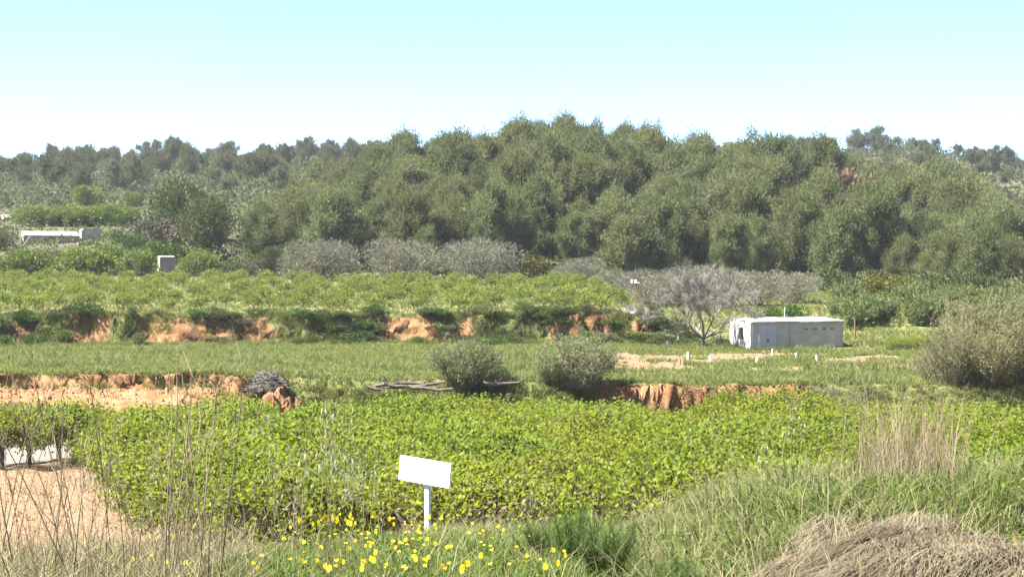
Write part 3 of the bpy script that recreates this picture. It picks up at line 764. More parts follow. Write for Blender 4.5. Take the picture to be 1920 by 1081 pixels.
# ------------------------------------------------------------------ shed and other buildings
def wall_holes(g, w, h, t, holes, h2=None):
    """wall in the x-z plane from x 0..w, thickness t towards +y, rectangular openings; top may slope to h2"""
    xs = sorted({0, w, *[a for o in holes for a in o[:2]]}); zs = sorted({0, h, *[a for o in holes for a in o[2:]]})
    for a, b in zip(xs[:-1], xs[1:]):
        for c, e in zip(zs[:-1], zs[1:]):
            if any(o[0] <= a and b <= o[1] and o[2] <= c and e <= o[3] for o in holes): continue
            ta = e if e < h or h2 is None else h + (h2 - h) * a / w
            tb = e if e < h or h2 is None else h + (h2 - h) * b / w
            V = [(a, 0, c), (b, 0, c), (b, t, c), (a, t, c), (a, 0, ta), (b, 0, tb), (b, t, tb), (a, t, ta)]
            g.mesh(V, [(0, 3, 2, 1), (4, 5, 6, 7), (0, 1, 5, 4), (1, 2, 6, 5), (2, 3, 7, 6), (3, 0, 4, 7)])
    return g
SX, SD, SZ = on(1412, 129.5)
SZ = -4.27
shed = empty('shed', (SX, SD, SZ), math.radians(19))
tag(shed, 'low flat-roofed shed with flaking white side wall and grey metal doors', 'shed')
LEN, DEP, HF, HB = 6.7, 3.2, 1.92, 2.12
holes = []
for c in (4.05, 4.72, 5.4, 6.05):
    holes += [(c - .13, c - .03, 1.42, 1.55), (c + .05, c + .15, 1.42, 1.55)]
holes += [(.42, 1.75, 0.0, 1.78)]
g = wall_holes(G(), LEN, HF, .2, holes); g.box(-.02, LEN + .02, -.03, .2, -.7, -.005)
fw = g.build('front_wall', M['grey_wall'], shed)
g = G(); g.box(2.78, 3.02, -.035, -.004, 0, HF - .03); g.build('pilaster', M['grey_wall'], shed)
side = wall_holes(G(), DEP, HF, .2, [(1.05, 1.75, .75, 1.6)], HB).build('side_wall', M['white_wall'], shed)
side.rotation_euler = (0, 0, math.radians(90)); side.location = (-.003, .02, 0)
g = G(); g.box(0, DEP, .0, .19, -.7, -.005); o = g.build('footing', M['white_wall'], side)
g = wall_holes(G(), DEP, HF, .2, [], HB); g.box(0, DEP, .0, .19, -.7, -.005); o = g.build('end_wall', M['grey_wall'], shed); o.rotation_euler = (0, 0, math.radians(90)); o.location = (LEN + .2 - .003, .02, 0)
g = G(); g.box(0, LEN, DEP - .2, DEP, -.6, HB - .01); g.build('back_wall', M['grey_wall'], shed)
g = G(); g.box(.25, LEN - .25, .8, .86, 0, HF - .1); g.build('interior_shade_panel', M['dark'], shed)  # added dark panel, its colour stands for the shade inside the shed
# window frame bars
g = G(); g.box(-.12, -.06, 1.37, 1.43, .75, 1.6); g.box(-.12, -.06, 1.05, 1.75, 1.14, 1.19); g.build('window_grille', M['rust'], shed)
for k, (a, b) in enumerate(((.425, 1.08), (1.09, 1.745))):
    g = G(); g.box(a, b, -.05, .0, -.42, 1.775)
    dr = g.build('door', M['metal_door'], shed)
    hg = G(); hx = 1.02 if k == 0 else 1.12
    hg.box(hx, hx + .05, -.085, -.051, .62, .8); hg.build('handle', M['rust'], dr)
# roof of three cement sheets, slightly uneven
for k in range(4):
    a = -.18 + k * (LEN + .36) / 4; b = a + (LEN + .36) / 4 + .05
    e = rng.uniform(-.015, .03)
    z0 = HF + .012 + .022 * (k % 2); z1 = HB + .03 + .022 * (k % 2)
    V = [(a, -.16, z0), (b, -.16, z0), (b, DEP + .1, z1), (a, DEP + .1, z1), (a, -.16, z0 + .085 + e), (b, -.16, z0 + .085 + e), (b, DEP + .1, z1 + .085 + e), (a, DEP + .1, z1 + .085 + e)]
    G().mesh(V, [(0, 3, 2, 1), (4, 5, 6, 7), (0, 1, 5, 4), (1, 2, 6, 5), (2, 3, 7, 6), (3, 0, 4, 7)]).build('roof_sheet', M['roof'], shed)

def simple_house(name, px, d, zb, w, dep, hf, hb, rot, label, wall, sidem, holes=(), hip=False, roofm=None, over=.15):
    X = (px - 960) / F * d
    h = empty(name, (X, d, zb), rot); tag(h, label, 'building')
    g = wall_holes(G(), w, hf, .2, list(holes)); g.box(0, w, 0.01, .2, -2.0, -.004); g.build('front_wall', wall, h)
    for nm, xo in (('side_wall', -.003), ('end_wall', w + .2 - .003)):
        g = wall_holes(G(), dep, hf, .2, [], hb); g.box(0, dep, .0, .19, -2, -.004); o = g.build(nm, sidem, h); o.rotation_euler = (0, 0, math.pi / 2); o.location = (xo, .02, 0)
    g = G(); g.box(0, w, dep - .2, dep, -2, hb - .01); g.build('back_wall', wall, h)
    g = G()
    if hip:
        a, b, c, e = -over, w + over, -over, dep + over; zr = hf + hip
        V = [(a, c, hf + .01), (b, c, hf + .01), (b, e, hf + .01), (a, e, hf + .01), (a + dep * .5, dep / 2, zr), (b - dep * .5, dep / 2, zr)]
        g.mesh(V, [(0, 1, 5, 4), (2, 3, 4, 5), (0, 3, 2, 1)], [(1, 2, 5), (3, 0, 4)])
    else:
        V = [(-over, -over, hf + .012), (w + over, -over, hf + .012), (w + over, dep + over, hb + .03), (-over, dep + over, hb + .03)]
        V += [(x, y, z + .12) for x, y, z in V]
        g.mesh(V, [(0, 3, 2, 1), (4, 5, 6, 7), (0, 1, 5, 4), (1, 2, 6, 5), (2, 3, 7, 6), (3, 0, 4, 7)])
    g.build('roof', roofm or M['cream_wall'], h)
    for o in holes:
        g = G(); g.box(o[0] - .05, o[1] + .05, .21, .25, o[2], o[3] + .05); g.build('opening_back', M['dark'], h)  # dark sheet behind each opening, interior shade as colour
    return h
simple_house('farm_house', 47, 242, 4.9, 6.6, 3.6, 1.75, 2.35, math.radians(19), 'long low farm house with cream roof and pinkish shaded front', M['pink_wall'], M['cream_wall'], [(2.2, 3.0, .5, 1.3)])
simple_house('block_hut', 156, 246, 5.4, 2.1, 2.2, 2.2, 2.25, math.radians(19), 'square grey block hut behind the small water tank', M['grey_wall'], M['cream_wall'], roofm=M['grey_wall'], over=0.01)
simple_house('white_house', -18, 282, 9.2, 4.6, 4.5, 1.1, 1.1, math.radians(19), 'pale house with white hipped roof at the top of the slope', M['cream_wall'], M['cream_wall'], hip=.75, roofm=M['cream_wall'])
simple_house('tool_hut', 303, 214, 1.45, 1.35, 1.6, 2.0, 2.1, math.radians(19), 'small pinkish tool hut with a pale door among the round orchard trees', M['pink_wall'], M['cream_wall'])
G().box(.35, 1.0, -.04, -.003, .02, 1.65).build('door', M['cream_wall'], bpy.data.objects['tool_hut'])
X = (149 - 960) / F * 240
tank = empty('water_tank', (X, 240, 4.2), math.radians(19)); tag(tank, 'low open concrete water tank in front of the block hut', 'water tank')
for nm, b in (('front_wall', (0, 2.4, 0, .15, -1.5, 1.6)), ('back_wall', (0, 2.4, 1.65, 1.8, -1.5, 1.6)), ('side_wall', (-.16, -.004, 0.01, 1.8, -1.5, 1.59)), ('side_wall', (2.404, 2.55, 0.01, 1.8, -1.5, 1.59))):
    G().box(*b).build(nm, M['grey_wall'] if 'front' in nm else M['cream_wall'], tank)
G().box(0, 2.4, .15, 1.65, 0, .9).build('water', M['dark'], tank)

# ------------------------------------------------------------------ posts, boards, guards, litter
def post(name, px, d, h, r, mat, label, cat, group=None, sides=6, lean=0):
    X, d, z = on(px, d)
    t = G().segs([[0, 0, -.2]], [[lean, 0, h]], [r], [r * .92], sides)
    t.mesh([(lean + math.cos(k * 6.283 / sides) * r * .92, math.sin(k * 6.283 / sides) * r * .92, h) for k in range(sides)] + [(lean, 0, h + .01)], None, [(k, (k + 1) % sides, sides) for k in range(sides)])
    o = t.build(name, mat); o.location = (X, d, z); return tag(o, label, cat, group)
post('fence_post', 1535, 139, 2.1, .06, M['rust'], 'rusty brown post standing right behind the shed roof', 'post')
post('fence_post', 1603, 137, 1.65, .065, M['rust'], 'rusty brown post standing in grass past the end of the shed', 'post')
post('white_stake', 1471, 143, 1.9, .03, M['white_plastic'], 'thin white stake behind the shed', 'stake')
for px, d, ln in ((1290, 117, 0), (1331, 114, .02), (1417, 112, .1), (1492, 117, .02), (1532, 114.5, -.03), (1447, 121, .06)):
    post('tree_guard', px, d, .42, .06, M['white_plastic'], 'short white plastic tree guard on the bare patchy terrace', 'tree guard', 'white tree guards in front of the shed', 8, ln)
for px, d in ((1034, 112), (1276, 111), (1378, 108), (1441, 108)):
    post('short_stake', px, d, .38, .035, M['stake'], 'short dark stake in the terrace grass', 'stake', 'short dark stakes on the terrace')
X, d, z = on(1193, 150)
bd = empty('notice_board', (X, d, z)); tag(bd, 'small brown board with white panels on a post by the bare tree', 'board')
zc = (540 - 527) / F * 150 - z
G().segs([[0, 0, -.2]], [[0, 0, zc]], .035, .035, 6).build('post', M['rust'], bd)
G().box(-.52, .5, -.045, -.0, zc - .17, zc + .2).build('panel', M['rust'], bd)
for a, b, c, e in ((-.44, -.3, -.12, .16), (-.18, .02, -.12, .16), (.022, .25, -.12, -.07)):
    G().box(a, b, -.06, -.046, zc + c, zc + e).build('white_panel', M['white_plastic'], bd)
X, d, z = on(1178, 137)
g = G(); n = 26
P = rng.normal(size=(n, 3)) * np.array([.3, .2, .1]); P[:, 2] = np.abs(P[:, 2])
g.leaves(P, rdir(n, .3), rdir(n), rng.uniform(.2, .4, n), rng.uniform(.2, .35, n))
o = g.build('plastic_litter', M['white_plastic']); o.location = (X, d, z + .1); tag(o, 'crumpled white plastic litter at the top of the earth bank', 'litter')

# brush heap, logs, earth clod
X, d, z = on(500, 93.6)
heap = empty('brush_heap', (X, d, z)); tag(heap, 'grey heap of dry cut twigs beside the orange earth bank', 'brush heap')
n = 900
a = rng.random(n) * 6.28; r = .95 * np.sqrt(rng.random(n)); zt_ = 1.05 * (1 - (r / 1.05) ** 2) * rng.random(n) ** .5
P = np.stack([np.cos(a) * r, np.sin(a) * r * .8, zt_], 1)
dv = norm(np.stack([-np.sin(a) + rng.normal(size=n) * .5, np.cos(a) + rng.normal(size=n) * .5, rng.normal(size=n) * .35], 1)) * rng.uniform(.2, .55, (n, 1))
tag(G().segs(P - dv, P + dv, .012, .008, 3).build('twigs', M['twig'], heap), kind='stuff')
P = np.array([[.25, 0, .85]] * 9); G().segs(P, P + rdir(9, .9) * .5, .03, .012, 4).build('stump', M['stake'], heap)
for k, (px0, px1, d) in enumerate(((690, 745, 92.2), (712, 800, 92.6), (740, 835, 92.9), (770, 850, 92.4), (705, 760, 91.8), (905, 975, 92.9))):
    X0 = (px0 - 960) / F * d; X1 = (px1 - 960) / F * d
    z = tz((X0 + X1) / 2, d)
    zc = (540 - 728 + 5 * (k % 3)) / F * d
    pth = [np.array([X0 + (X1 - X0) * f, d + rng.uniform(-.12, .12), max(zc, z + .1) + rng.uniform(-.07, .1)]) for f in (0, .3, .65, 1)]
    g = G().segs(pth[:-1], pth[1:], [.1, .09, .075], [.09, .075, .05], 7)
    for j in range(4):
        b = pth[1] + (pth[2] - pth[1]) * rng.random(); g.segs([b], [b + rdir(1, .5)[0] * .6], [.03], [.012], 4)
    o = g.build('cut_branch', M['bark'])
    tag(o, 'grey cut branch lying in the log heap behind the orchard', 'branch', 'cut branches of the log heap')
def clod(px, d, w, h, label):
    X, d, z = on(px, d)
    nu, nv = 26, 14; V = []; Q = []
    for i in range(nv):
        for j in range(nu):
            th = j / nu * 6.283; f = i / (nv - 1)
            q = 1 + .55 * float(fbm(np.array(math.cos(th) * 1.7 + px), np.array(math.sin(th) * 1.7 + f * 3), 4))
            rr = math.cos(f * 1.45) ** .7 * q
            V.append((math.cos(th) * w * rr, math.sin(th) * w * .7 * rr, h * math.sin(f * 1.5) * q - .2))
    for i in range(nv - 1):
        for j in range(nu): Q.append((i * nu + j, i * nu + (j + 1) % nu, (i + 1) * nu + (j + 1) % nu, (i + 1) * nu + j))
    o = G().mesh(V, Q).build('earth_clod', M['earth']); o.location = (X, d, z); tag(o, label, 'earth mound')
clod(518, 90.2, .85, 1.75, 'lumpy orange earth mound below the grey brush heap')
clod(550, 91, .6, 1.35, 'smaller orange earth lump beside the larger orange mound')

# road sign
X = (802 - 960) / F * 20.0; zb = tz(X, 20.0)
sign = empty('road_sign', (X, 20.0, zb), math.radians(-33)); tag(sign, 'tilted white rectangular sign plate on a square metal post', 'sign')
zc = (540 - 882) / F * 20.0 - zb
G().box(-.025, .025, -.025, .025, -.3, zc + .1).build('post', M['galv'], sign)
plate = empty('plate_pivot', (0, -.05, zc)); plate.parent = sign
bpy.data.objects.remove(plate)
W2, H2 = .325, .128
g = G()
def rot_pts(V, ang=math.radians(5.0)):
    return [(x * math.cos(ang) + z * math.sin(ang), y, -x * math.sin(ang) + z * math.cos(ang) + zc) for x, y, z in V]
def rbox(x0, x1, y0, y1, z0, z1):
    V = rot_pts([(x, y, z) for z in (z0, z1) for y in (y0, y1) for x in (x0, x1)])
    return G().mesh(V, [(0, 2, 3, 1), (4, 5, 7, 6), (0, 1, 5, 4), (2, 6, 7, 3), (0, 4, 6, 2), (1, 3, 7, 5)])
pl = rbox(-W2, W2, -.062, -.036, -H2, H2).build('plate', M['sign'], sign)
for b in ((-W2 + .03, W2 - .03, H2 - .024, H2 - .0205), (-W2 + .03, W2 - .03, -H2 + .0205, -H2 + .023), (-W2 + .0155, -W2 + .018, -H2 + .035, H2 - .035), (W2 - .019, W2 - .0155, -H2 + .035, H2 - .035)):
    rbox(b[0], b[1], -.0635, -.0622, b[2], b[3]).build('border_line', M['sign_line'], pl)
for x, w_, h_ in ((-.2, .006, .05), (-.178, .006, .05), (-.1, .012, .045), (-.055, .016, .04), (.015, .008, .05), (.045, .008, .05), (.11, .016, .045), (.165, .01, .035), (.19, .005, .05), (.215, .005, .05), (.25, .012, .03)):
    rbox(x, x + w_, -.0634, -.0622, -.035 - h_ / 2, -.035 + h_ / 2).build('faded_letter', M['sign_mark'], pl)
rbox(-.05, .02, -.0634, -.0622, .034, .046).build('faded_letter', M['sign_mark'], pl)

# ------------------------------------------------------------------ grass: terraces, banks, verge
def tufts(name, X, d, per, L, W, mat, label, lean=.5, bend=.5):
    n = len(X); z = terrain(X, d)
    B = np.repeat(np.stack([X, d, z - .02], 1), per, 0) + np.concatenate([rng.normal(size=(n * per, 2)) * .06, np.zeros((n * per, 1))], 1)
    D = np.concatenate([rng.normal(size=(n * per, 2)) * lean, np.ones((n * per, 1))], 1)
    tv = np.repeat(rng.random(n), per) * .65 + rng.random(n * per) * .35
    LL = np.repeat(L, per) * rng.uniform(.6, 1.2, n * per)
    o = G().blades(B, D, LL, np.broadcast_to(W, (n * per,)) * rng.uniform(.7, 1.3, n * per), np.full(n * per, bend), tv).build(name, mat)
    return tag(o, label, 'grass', kind='stuff')
def scatter(n, d0, d1, pad=60):
    u = rng.random(n); d = np.sqrt(d0 ** 2 + (d1 ** 2 - d0 ** 2) * u)
    px = rng.uniform(-pad, 1920 + pad, n); return (px - 960) / F * d, d
X, d = scatter(46000, 92.5, 136)
mr, mg, mb = masks(X, d); keep = (rng.random(len(X)) < mg * .95 + .04) & (mr < .3) & ~((np.abs(X - 20) < 3.4) & (np.abs(d - 132.5) < 2.6))
X, d = X[keep], d[keep]
tufts('terrace_grass', X, d, 6, .22 + .3 * np.clip(vnoise(X * .5, d * .5) + .4, 0, 1), .035, M['lawn'], 'rough green grass covering the middle terrace')
X, d = scatter(15000, 94, 135); nz = vnoise(X * .28 + 9, d * .2) + .6 * vnoise(X * .9, d * .9)
k = (nz > .14) & (masks(X, d)[1] > .5) & (d > edge1(X) + .3) & ~((np.abs(X - 20) < 3.8) & (np.abs(d - 131.5) < 3.2)); X, d, nz = X[k], d[k], nz[k]
tufts('tall_terrace_weeds', X, d, 7, .35 + .9 * np.clip(nz - .14, 0, .5) + .15 * rng.random(len(X)), .03, M['weed'], 'patches of taller weeds standing in the terrace grass', .35, .4)
X, d = scatter(26000, 135, 212)
keep = (edge2(X) < d) | (X > 9); X, d = X[keep], d[keep]
tufts('upper_grass', X, d, 5, .25 + .35 * np.clip(vnoise(X * .4, d * .4) + .4, 0, 1) * (1 + (X > 14)), .05, M['lawn'], 'grass between the young trees and on the slope behind the shed')
X = np.concatenate([rng.uniform(-30, 30, 5200), rng.uniform(-40, 13, 6500)])
e_ = np.concatenate([edge1(X[:5200]), edge2(X[5200:])]); d = e_ + rng.normal(size=len(X)) * .45 + .35
k = rng.random(len(X)) < np.clip(.55 + 1.6 * vnoise(X * .9, 2.2), .08, 1); X, d = X[k], d[k]
tufts('bank_edge_grass', X, d, 6, .3 + .35 * rng.random(len(X)), .03, M['lawn'], 'tufts of grass overhanging the edges of the earth banks', .7, .9)
X = np.concatenate([rng.uniform(-12, 5, 7000), rng.uniform(13.5, 30, 8000), rng.uniform(-40, 13, 9000)])
d = np.concatenate([edge1(X[:15000]) + rng.uniform(-4.5, .6, 15000), edge2(X[15000:]) + rng.uniform(-1.6, .6, 9000)])
k = masks(X, d)[0] < .35; X, d = X[k], d[k]
tufts('bank_grass', X, d, 6, .25 + .4 * rng.random(len(X)) * (vnoise(X * .7, d * .7) + .7), .03, M['lawn'], 'weedy grass growing over the earth banks', .6, .6)
def clods(name, X, d, size, mat, label):
    n = len(X); z = terrain(X, d); c = np.stack([X, d, z], 1)
    o6 = np.array([(1, 0, 0), (0, 1, 0), (-1, 0, 0), (0, -1, 0), (0, 0, 1), (0, 0, -.6)], float)
    V = c[:, None] + o6[None] * size[:, None, None] * rng.uniform(.5, 1.3, (n, 6, 1))
    t = np.array([(0, 1, 4), (1, 2, 4), (2, 3, 4), (3, 0, 4), (1, 0, 5), (2, 1, 5), (3, 2, 5), (0, 3, 5)])
    return tag(G().mesh(V.reshape(-1, 3), None, (t[None] + np.arange(n)[:, None, None] * 6).reshape(-1, 3)).build(name, mat), label, 'soil', kind='stuff')
X, d = scatter(26000, 34, 79); k = (X < -4.2 - (d - 36) * .2) & ((X > -17) | (d < 66)); X, d = X[k], d[k]
clods('soil_clods', X, d, .012 + .045 * rng.random(len(X)) ** 3, M['earth'], 'small clods strewn over the bare orchard soil')
k = rng.random(len(X)) < .22 + .5 * (vnoise(X * .5, d * .9) > .1); X, d = X[k], d[k]
tufts('soil_litter', X, d, 3, .1 + .16 * rng.random(len(X)), .02, M['dry'], 'dry litter and stubble on the bare orchard soil', 1.6, .6)
X = rng.uniform(-30, 16, 5200); d = edge1(X) - .3 - np.abs(rng.normal(size=5200)) * 1.6; k = (X < -11.5) | (X > 4); X, d = X[k], d[k]
clods('bank_rubble', X, d, .02 + .13 * rng.random(len(X)) ** 5, M['earth'], 'crumbled orange earth lying below the lower bank')
X, d = scatter(3500, 36, 90); keep = rng.random(len(X)) < np.where(X > -6, .5, .1); X, d = X[keep], d[keep]
tufts('orchard_weeds', X, d, 5, np.full(len(X), .16), .02, M['lawn'], 'sparse weeds on the orchard soil')

# verge in the foreground
def verge(n, d0, d1): 
    X, d = scatter(n, d0, d1, 150); return X, d
X, d = verge(26000, 8.4, 25)
px = 960 + F * X / d
thatch = (X > 1.03 + .32 * (d - 9)) & (X < 2.5) & (d < 10.9 + .6 * vnoise(X * 2, 4.0)) 
lush = sst(.8, 1.8, X) * sst(9.5, 11, d)
L = .16 + .14 * (vnoise(X * 1.3, d * 1.3) + .5) + .13 * lush * (vnoise(X * 1.1 + 4, d * 1.1) + .55)
k = (~thatch | (rng.random(len(X)) < .05 + .5 * (vnoise(X * 2.2, d * 2.2) > .22))) & ((X > -2.4) | (d < 17))
tufts('verge_grass', X[k], d[k], 5, L[k], .0085, M['grass'], 'green grass growing on the verge', .38, .9)
X, d = verge(16000, 8.4, 20); px = 960 + F * X / d
k = (px < 480) | ((px > 1180) & (rng.random(len(X)) < .25)) | (rng.random(len(X)) < .1)
X, d = X[k], d[k]
tufts('dry_verge_grass', X, d, 4, .25 + .3 * rng.random(len(X)) ** 2, .0045, M['dry'], 'dry straw-coloured grass on the verge', .4, .6)
n = 420
px = rng.uniform(1180, 1990, n); d = rng.uniform(10.4, 15.5, n); X = (px - 960) / F * d
k = ~((px > 1330) & (px < 1850) & (d < 11.2)); X, d = X[k], d[k]
tufts('coarse_tussocks', X, d, 34, .22 + .3 * rng.random(len(X)) ** 1.5, .011, M['weed'], 'coarse arching grass tussocks along the top of the verge', .5, 1.6)
# matted thatch on the mound
n = 30000
X = rng.uniform(.9, 2.75, n); d = rng.uniform(8.2, 11.4, n); px = 960 + F * X / d
k = (X > 1.0 + .29 * (d - 9) + .17 * vnoise(X * 3, d * 3)) & (X < 2.5 + .2 * vnoise(d * 4, X * 4)) & (d < 10.9 + .8 * vnoise(X * 2, 4.0)); X, d = X[k], d[k]
z = terrain(X, d) + .2 * (fbm(X * 1.7, d * 1.7, 3) + .3) + rng.random(len(X)) * .05
D = np.stack([-.45 + rng.normal(size=len(X)) * .3 + .8 * vnoise(X * 2, d * 2), -1 + rng.normal(size=len(X)) * .25, -.36 + rng.normal(size=len(X)) * .2], 1)
o = G().blades(np.stack([X, d, z], 1), D, rng.uniform(.2, .6, len(X)), rng.uniform(.003, .0075, len(X)), np.full(len(X), .4), np.clip(.5 + .9 * fbm(X * 2.5, d * 2.5, 3) + rng.normal(size=len(X)) * .22, 0, 1)).build('matted_grass', M['thatch'])
tag(o, 'matted dry brown grass hanging over the mound of the verge', 'dry grass', kind='stuff')

# yellow daisies
daisies = []
for tilt, nk, pl_ in ((.75, 15, .024), (.35, 13, .021), (1.1, 16, .026)):
    proto = empty('yellow_daisy'); daisies.append(proto)
    G().segs([[0, 0, -.02], [.012, 0, .14]], [[.012, 0, .14], [.015, .005, .3]], [.0028, .0024], [.0024, .002], 5).build('stem', M['grass'], proto)
    a = np.arange(nk) * 6.283 / nk; c0 = np.array([.015, .005, .3]); ct, st_ = math.cos(tilt), math.sin(tilt)
    ax = np.stack([np.cos(a), np.sin(a), rng.uniform(-.1, .35, nk)], 1)
    def tl_(v): return np.stack([v[:, 0], v[:, 1] * ct - v[:, 2] * st_, v[:, 1] * st_ + v[:, 2] * ct], 1)
    hd = G().leaves(np.tile(c0, (nk, 1)), tl_(ax), np.tile(tl_(np.array([[0, 0, 1.]])), (nk, 1)), pl_ * rng.uniform(.85, 1.1, nk), np.full(nk, .011)).build('flower_head', M['petal'], proto)
    V = np.array([(math.cos(t_ * .785) * .008, math.sin(t_ * .785) * .008, .002) for t_ in range(8)] + [(0, 0, .008)])
    G().mesh(tl_(V) + c0, None, [(k, (k + 1) % 8, 8) for k in range(8)]).build('disc', M['disc'], hd)
    G().leaves(np.tile([[.004, 0, .05]], (5, 1)) + np.arange(5)[:, None] * np.array([[.002, 0, .04]]), rdir(5, .5), rdir(5, .5), np.full(5, .07), np.full(5, .014)).build('leaves', M['grass'], proto)
def daisy(px, py, label, group):
    d = 9.2 + (1081 - py) / 120 * 7.5 + rng.uniform(-.5, .5)
    X = (px - 960) / F * d; zg = tz(X, d); zh = (540 - py) / F * d + .03
    sc = max(.55, min(1.9, (zh - zg) / .3))
    o = place(daisies[int(rng.integers(3))], (X, d, zg), float(rng.uniform(-.7, .7)), (float(rng.uniform(.45, .75)),) * 2 + (sc,), label, 'flower', group)
for k in range(175):
    px = rng.normal(770, 190); py = rng.uniform(968, 1078)
    if 470 < px < 1060: daisy(px, py, 'yellow daisy flowering in the verge grass below the sign', 'yellow daisies below the sign')
for px, py in ((246, 1056), (308, 1062), (345, 1063), (282, 1050)): daisy(px, py, 'yellow daisy flowering among dry stalks', 'daisies among dry stalks')
for k in range(14): daisy(rng.uniform(1868, 1918), rng.uniform(1015, 1078), 'yellow daisy flowering beside the matted brown mound', 'daisies beside the mound')

# dry branching stalks
def dry_stalk(h, forks):
    t = empty('dry_stalk'); g = G()
    p = np.array([0, 0, -.03]); dv = np.array([rng.normal() * .12, rng.normal() * .12, 1.0]); r = .0042
    n = 7
    for i in range(n):
        dv = dv + rng.normal(size=3) * .05; dv /= np.linalg.norm(dv); q = p + dv * h / n
        g.segs([p], [q], [r], [r * .88], 5); r *= .88
        if i >= 2 and forks:
            for j in range(rng.integers(1, 3)):
                nd = dv + rng.normal(size=3) * .5; nd[2] = abs(nd[2]); nd /= np.linalg.norm(nd); ln = h * rng.uniform(.12, .35)
                m = q + nd * ln * .5; nd2 = nd + rng.normal(size=3) * .25; e = m + nd2 / np.linalg.norm(nd2) * ln * .5
                g.segs([q, m], [m, e], [r * .6, r * .45], [r * .45, r * .25], 4)
        p = q
    g.build('stem', M['dry'], t); return t
stk = [dry_stalk(1.0, True) for k in range(5)] + [dry_stalk(1.0, False) for k in range(3)]
for k in range(105):
    px = rng.uniform(-10, 420) if k < 90 else rng.uniform(420, 640); d = rng.uniform(9.2, 12.5)
    X, d, z = on(px, d); place(stk[int(rng.integers(8))], (X, d, z), None, float(rng.uniform(.4, 1.35)) if k < 90 else float(rng.uniform(.4, .7)), 'tall dry branching stalk rising from the verge grass beside the bare soil', 'dry stalk', 'dry stalks by the bare soil')
for k in range(26):
    px = rng.uniform(1560, 1830) if k < 18 else rng.uniform(1290, 1480); d = rng.uniform(11, 15)
    X, d, z = on(px, d); place(stk[int(rng.integers(8))], (X, d, z), None, float(rng.uniform(.4, .95)), 'dry stalk rising from the long grass behind the brown mound', 'dry stalk', 'dry stalks behind the mound')
# dense bunch of fine dry stems
n = 700
px = rng.normal(1700, 55, n); d = rng.uniform(12.5, 14.5, n); X = (px - 960) / F * d
D = np.concatenate([rng.normal(size=(n, 2)) * .16, np.ones((n, 1))], 1)
o = G().blades(np.stack([X, d, terrain(X, d)], 1), D, rng.uniform(.35, .95, n), np.full(n, .0035), np.full(n, .15)).build('dry_stem_bunch', M['dry'])
tag(o, 'dense bunch of fine dry beige stems behind the brown mound', 'dry grass', kind='stuff')
# wild oats
def oat(h):
    t = empty('wild_oat'); g = G(); hk = G()
    p = np.array([0, 0, -.03]); dv = np.array([rng.normal() * .08, rng.normal() * .08, 1.0]); pts_ = [p]
    for i in range(8):
        dv = dv + rng.normal(size=3) * .035; dv /= np.linalg.norm(dv); p = p + dv * h / 8; pts_.append(p)
    pts_ = np.array(pts_); g.segs(pts_[:-1], pts_[1:], np.linspace(.0026, .0012, 8), np.linspace(.0025, .001, 8), 4)
    n = 34
    f = rng.uniform(.62, 1.0, n); b = np.stack([np.interp(f * 8, range(9), pts_[:, k]) for k in range(3)], 1)
    e = b + rdir(n, .1) * np.array([1, 1, .4]) * rng.uniform(.03, .1, (n, 1)); g.segs(b, e, .0006, .0005, 3)
    ax = rng.normal(size=(n, 3)) * .3; ax[:, 2] = -1
    hk.leaves(e, ax, rdir(n), rng.uniform(.028, .042, n), rng.uniform(.009, .013, n))
    g.build('stem', M['oatstem'], t); tag(hk.build('spikelets', M['oat'], t), kind='stuff'); return t
oats = [oat(1.0) for k in range(4)]
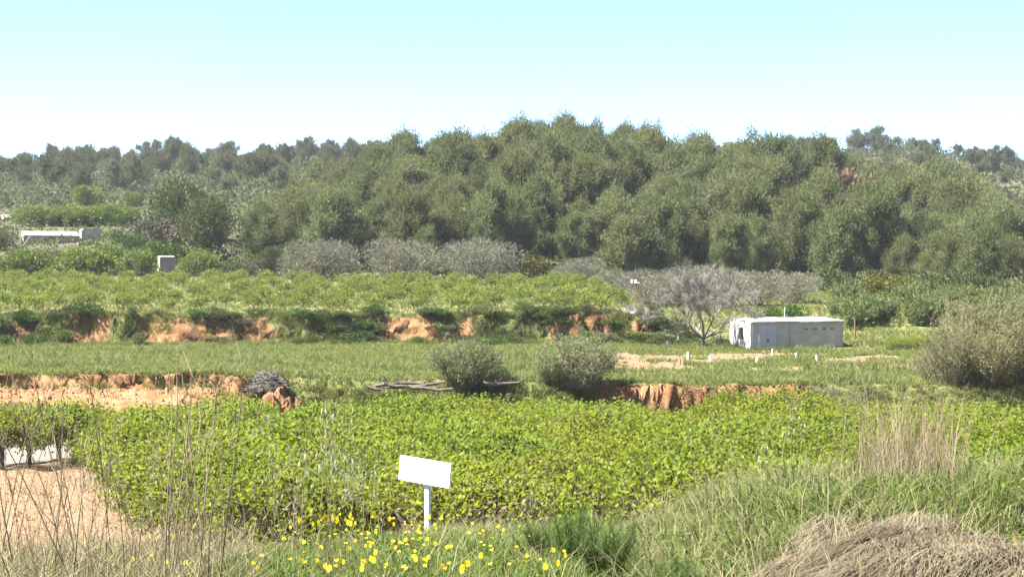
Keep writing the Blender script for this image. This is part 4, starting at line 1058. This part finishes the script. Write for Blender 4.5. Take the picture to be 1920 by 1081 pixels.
for px, d, h in ((545, 10.5, 1.15), (575, 10.8, .9), (605, 10.2, 1.2), (640, 10.6, 1.25), (655, 11.5, .95), (590, 11.2, 1.05), (1010, 12, .75), (1040, 12.4, .7), (165, 10, 1.05), (215, 10.2, 1.1), (560, 11.2, 1.0), (620, 11.4, 1.1), (632, 10.9, .9), (665, 10.4, 1.1), (700, 11.4, .8), (520, 11, .8), (680, 11, .75), (960, 12, .45), (1480, 13, .8), (1440, 13, .7)):
    X, d, z = on(px, d); place(oats[int(rng.integers(4))], (X, d, z), None, (1, 1, h), 'wild oat with pale drooping spikelets in the verge', 'wild oat', 'wild oats of the verge')
# fennel
def fennel(H, R, n):
    t = empty('fennel_clump'); g = G(); f = G()
    k = 26; tip = np.stack([rng.normal(size=k) * R * .5, rng.normal(size=k) * R * .5, H * rng.uniform(.5, 1, k)], 1)
    b = tip * np.array([.25, .25, 0]); b[:, 2] = -.03; g.segs(b, tip, .004, .002, 4)
    i = rng.integers(0, k, n); P = b[i] + (tip - b)[i] * rng.uniform(.25, 1, (n, 1))
    f.blades(P, rdir(n, .5), rng.uniform(.05, .15, n) * H / .5, np.full(n, .0032), np.full(n, .4))
    g.build('stem', M['fennel'], t); f.build('fronds', M['fennel'], t); return t
fen = [fennel(.55, .3, 5200) for k in range(2)]
for px, d, sc in ((1075, 12.5, .8), (1130, 11.3, .75), (1020, 13, .55), (1270, 10.2, .55), (1225, 9.8, .5), (1700, 13.0, .4), (1560, 12.5, .35)):
    X, d, z = on(px, d); place(fen[px % 2], (X, d, z), None, sc, 'feathery dark green fennel clump in the verge', 'fennel', 'fennel clumps of the verge')

for o in list(scene.objects):          # drop patterns that were never set out
    if o.type == 'EMPTY' and o.parent is None and 'label' not in o:
        for c in list(o.children_recursive): bpy.data.objects.remove(c)
        bpy.data.objects.remove(o)
# ------------------------------------------------------------------ light haze over the valley
hz = G().box(-900, 900, -60, 1100, -40, 82).build('haze', M['dark'])
hm, nt, b = newmat('haze_air'); nt.nodes.remove(b)
pv = nt.nodes.new('ShaderNodeVolumePrincipled'); pv.inputs['Color'].default_value = (.86, .92, 1, 1); pv.inputs['Density'].default_value = .00009; pv.inputs['Anisotropy'].default_value = .2
nt.links.new(pv.outputs[0], nt.nodes['Material Output'].inputs['Volume'])
hz.data.materials.clear(); hz.data.materials.append(hm); tag(hz, 'thin pale blue haze over the valley', 'haze', kind='stuff')
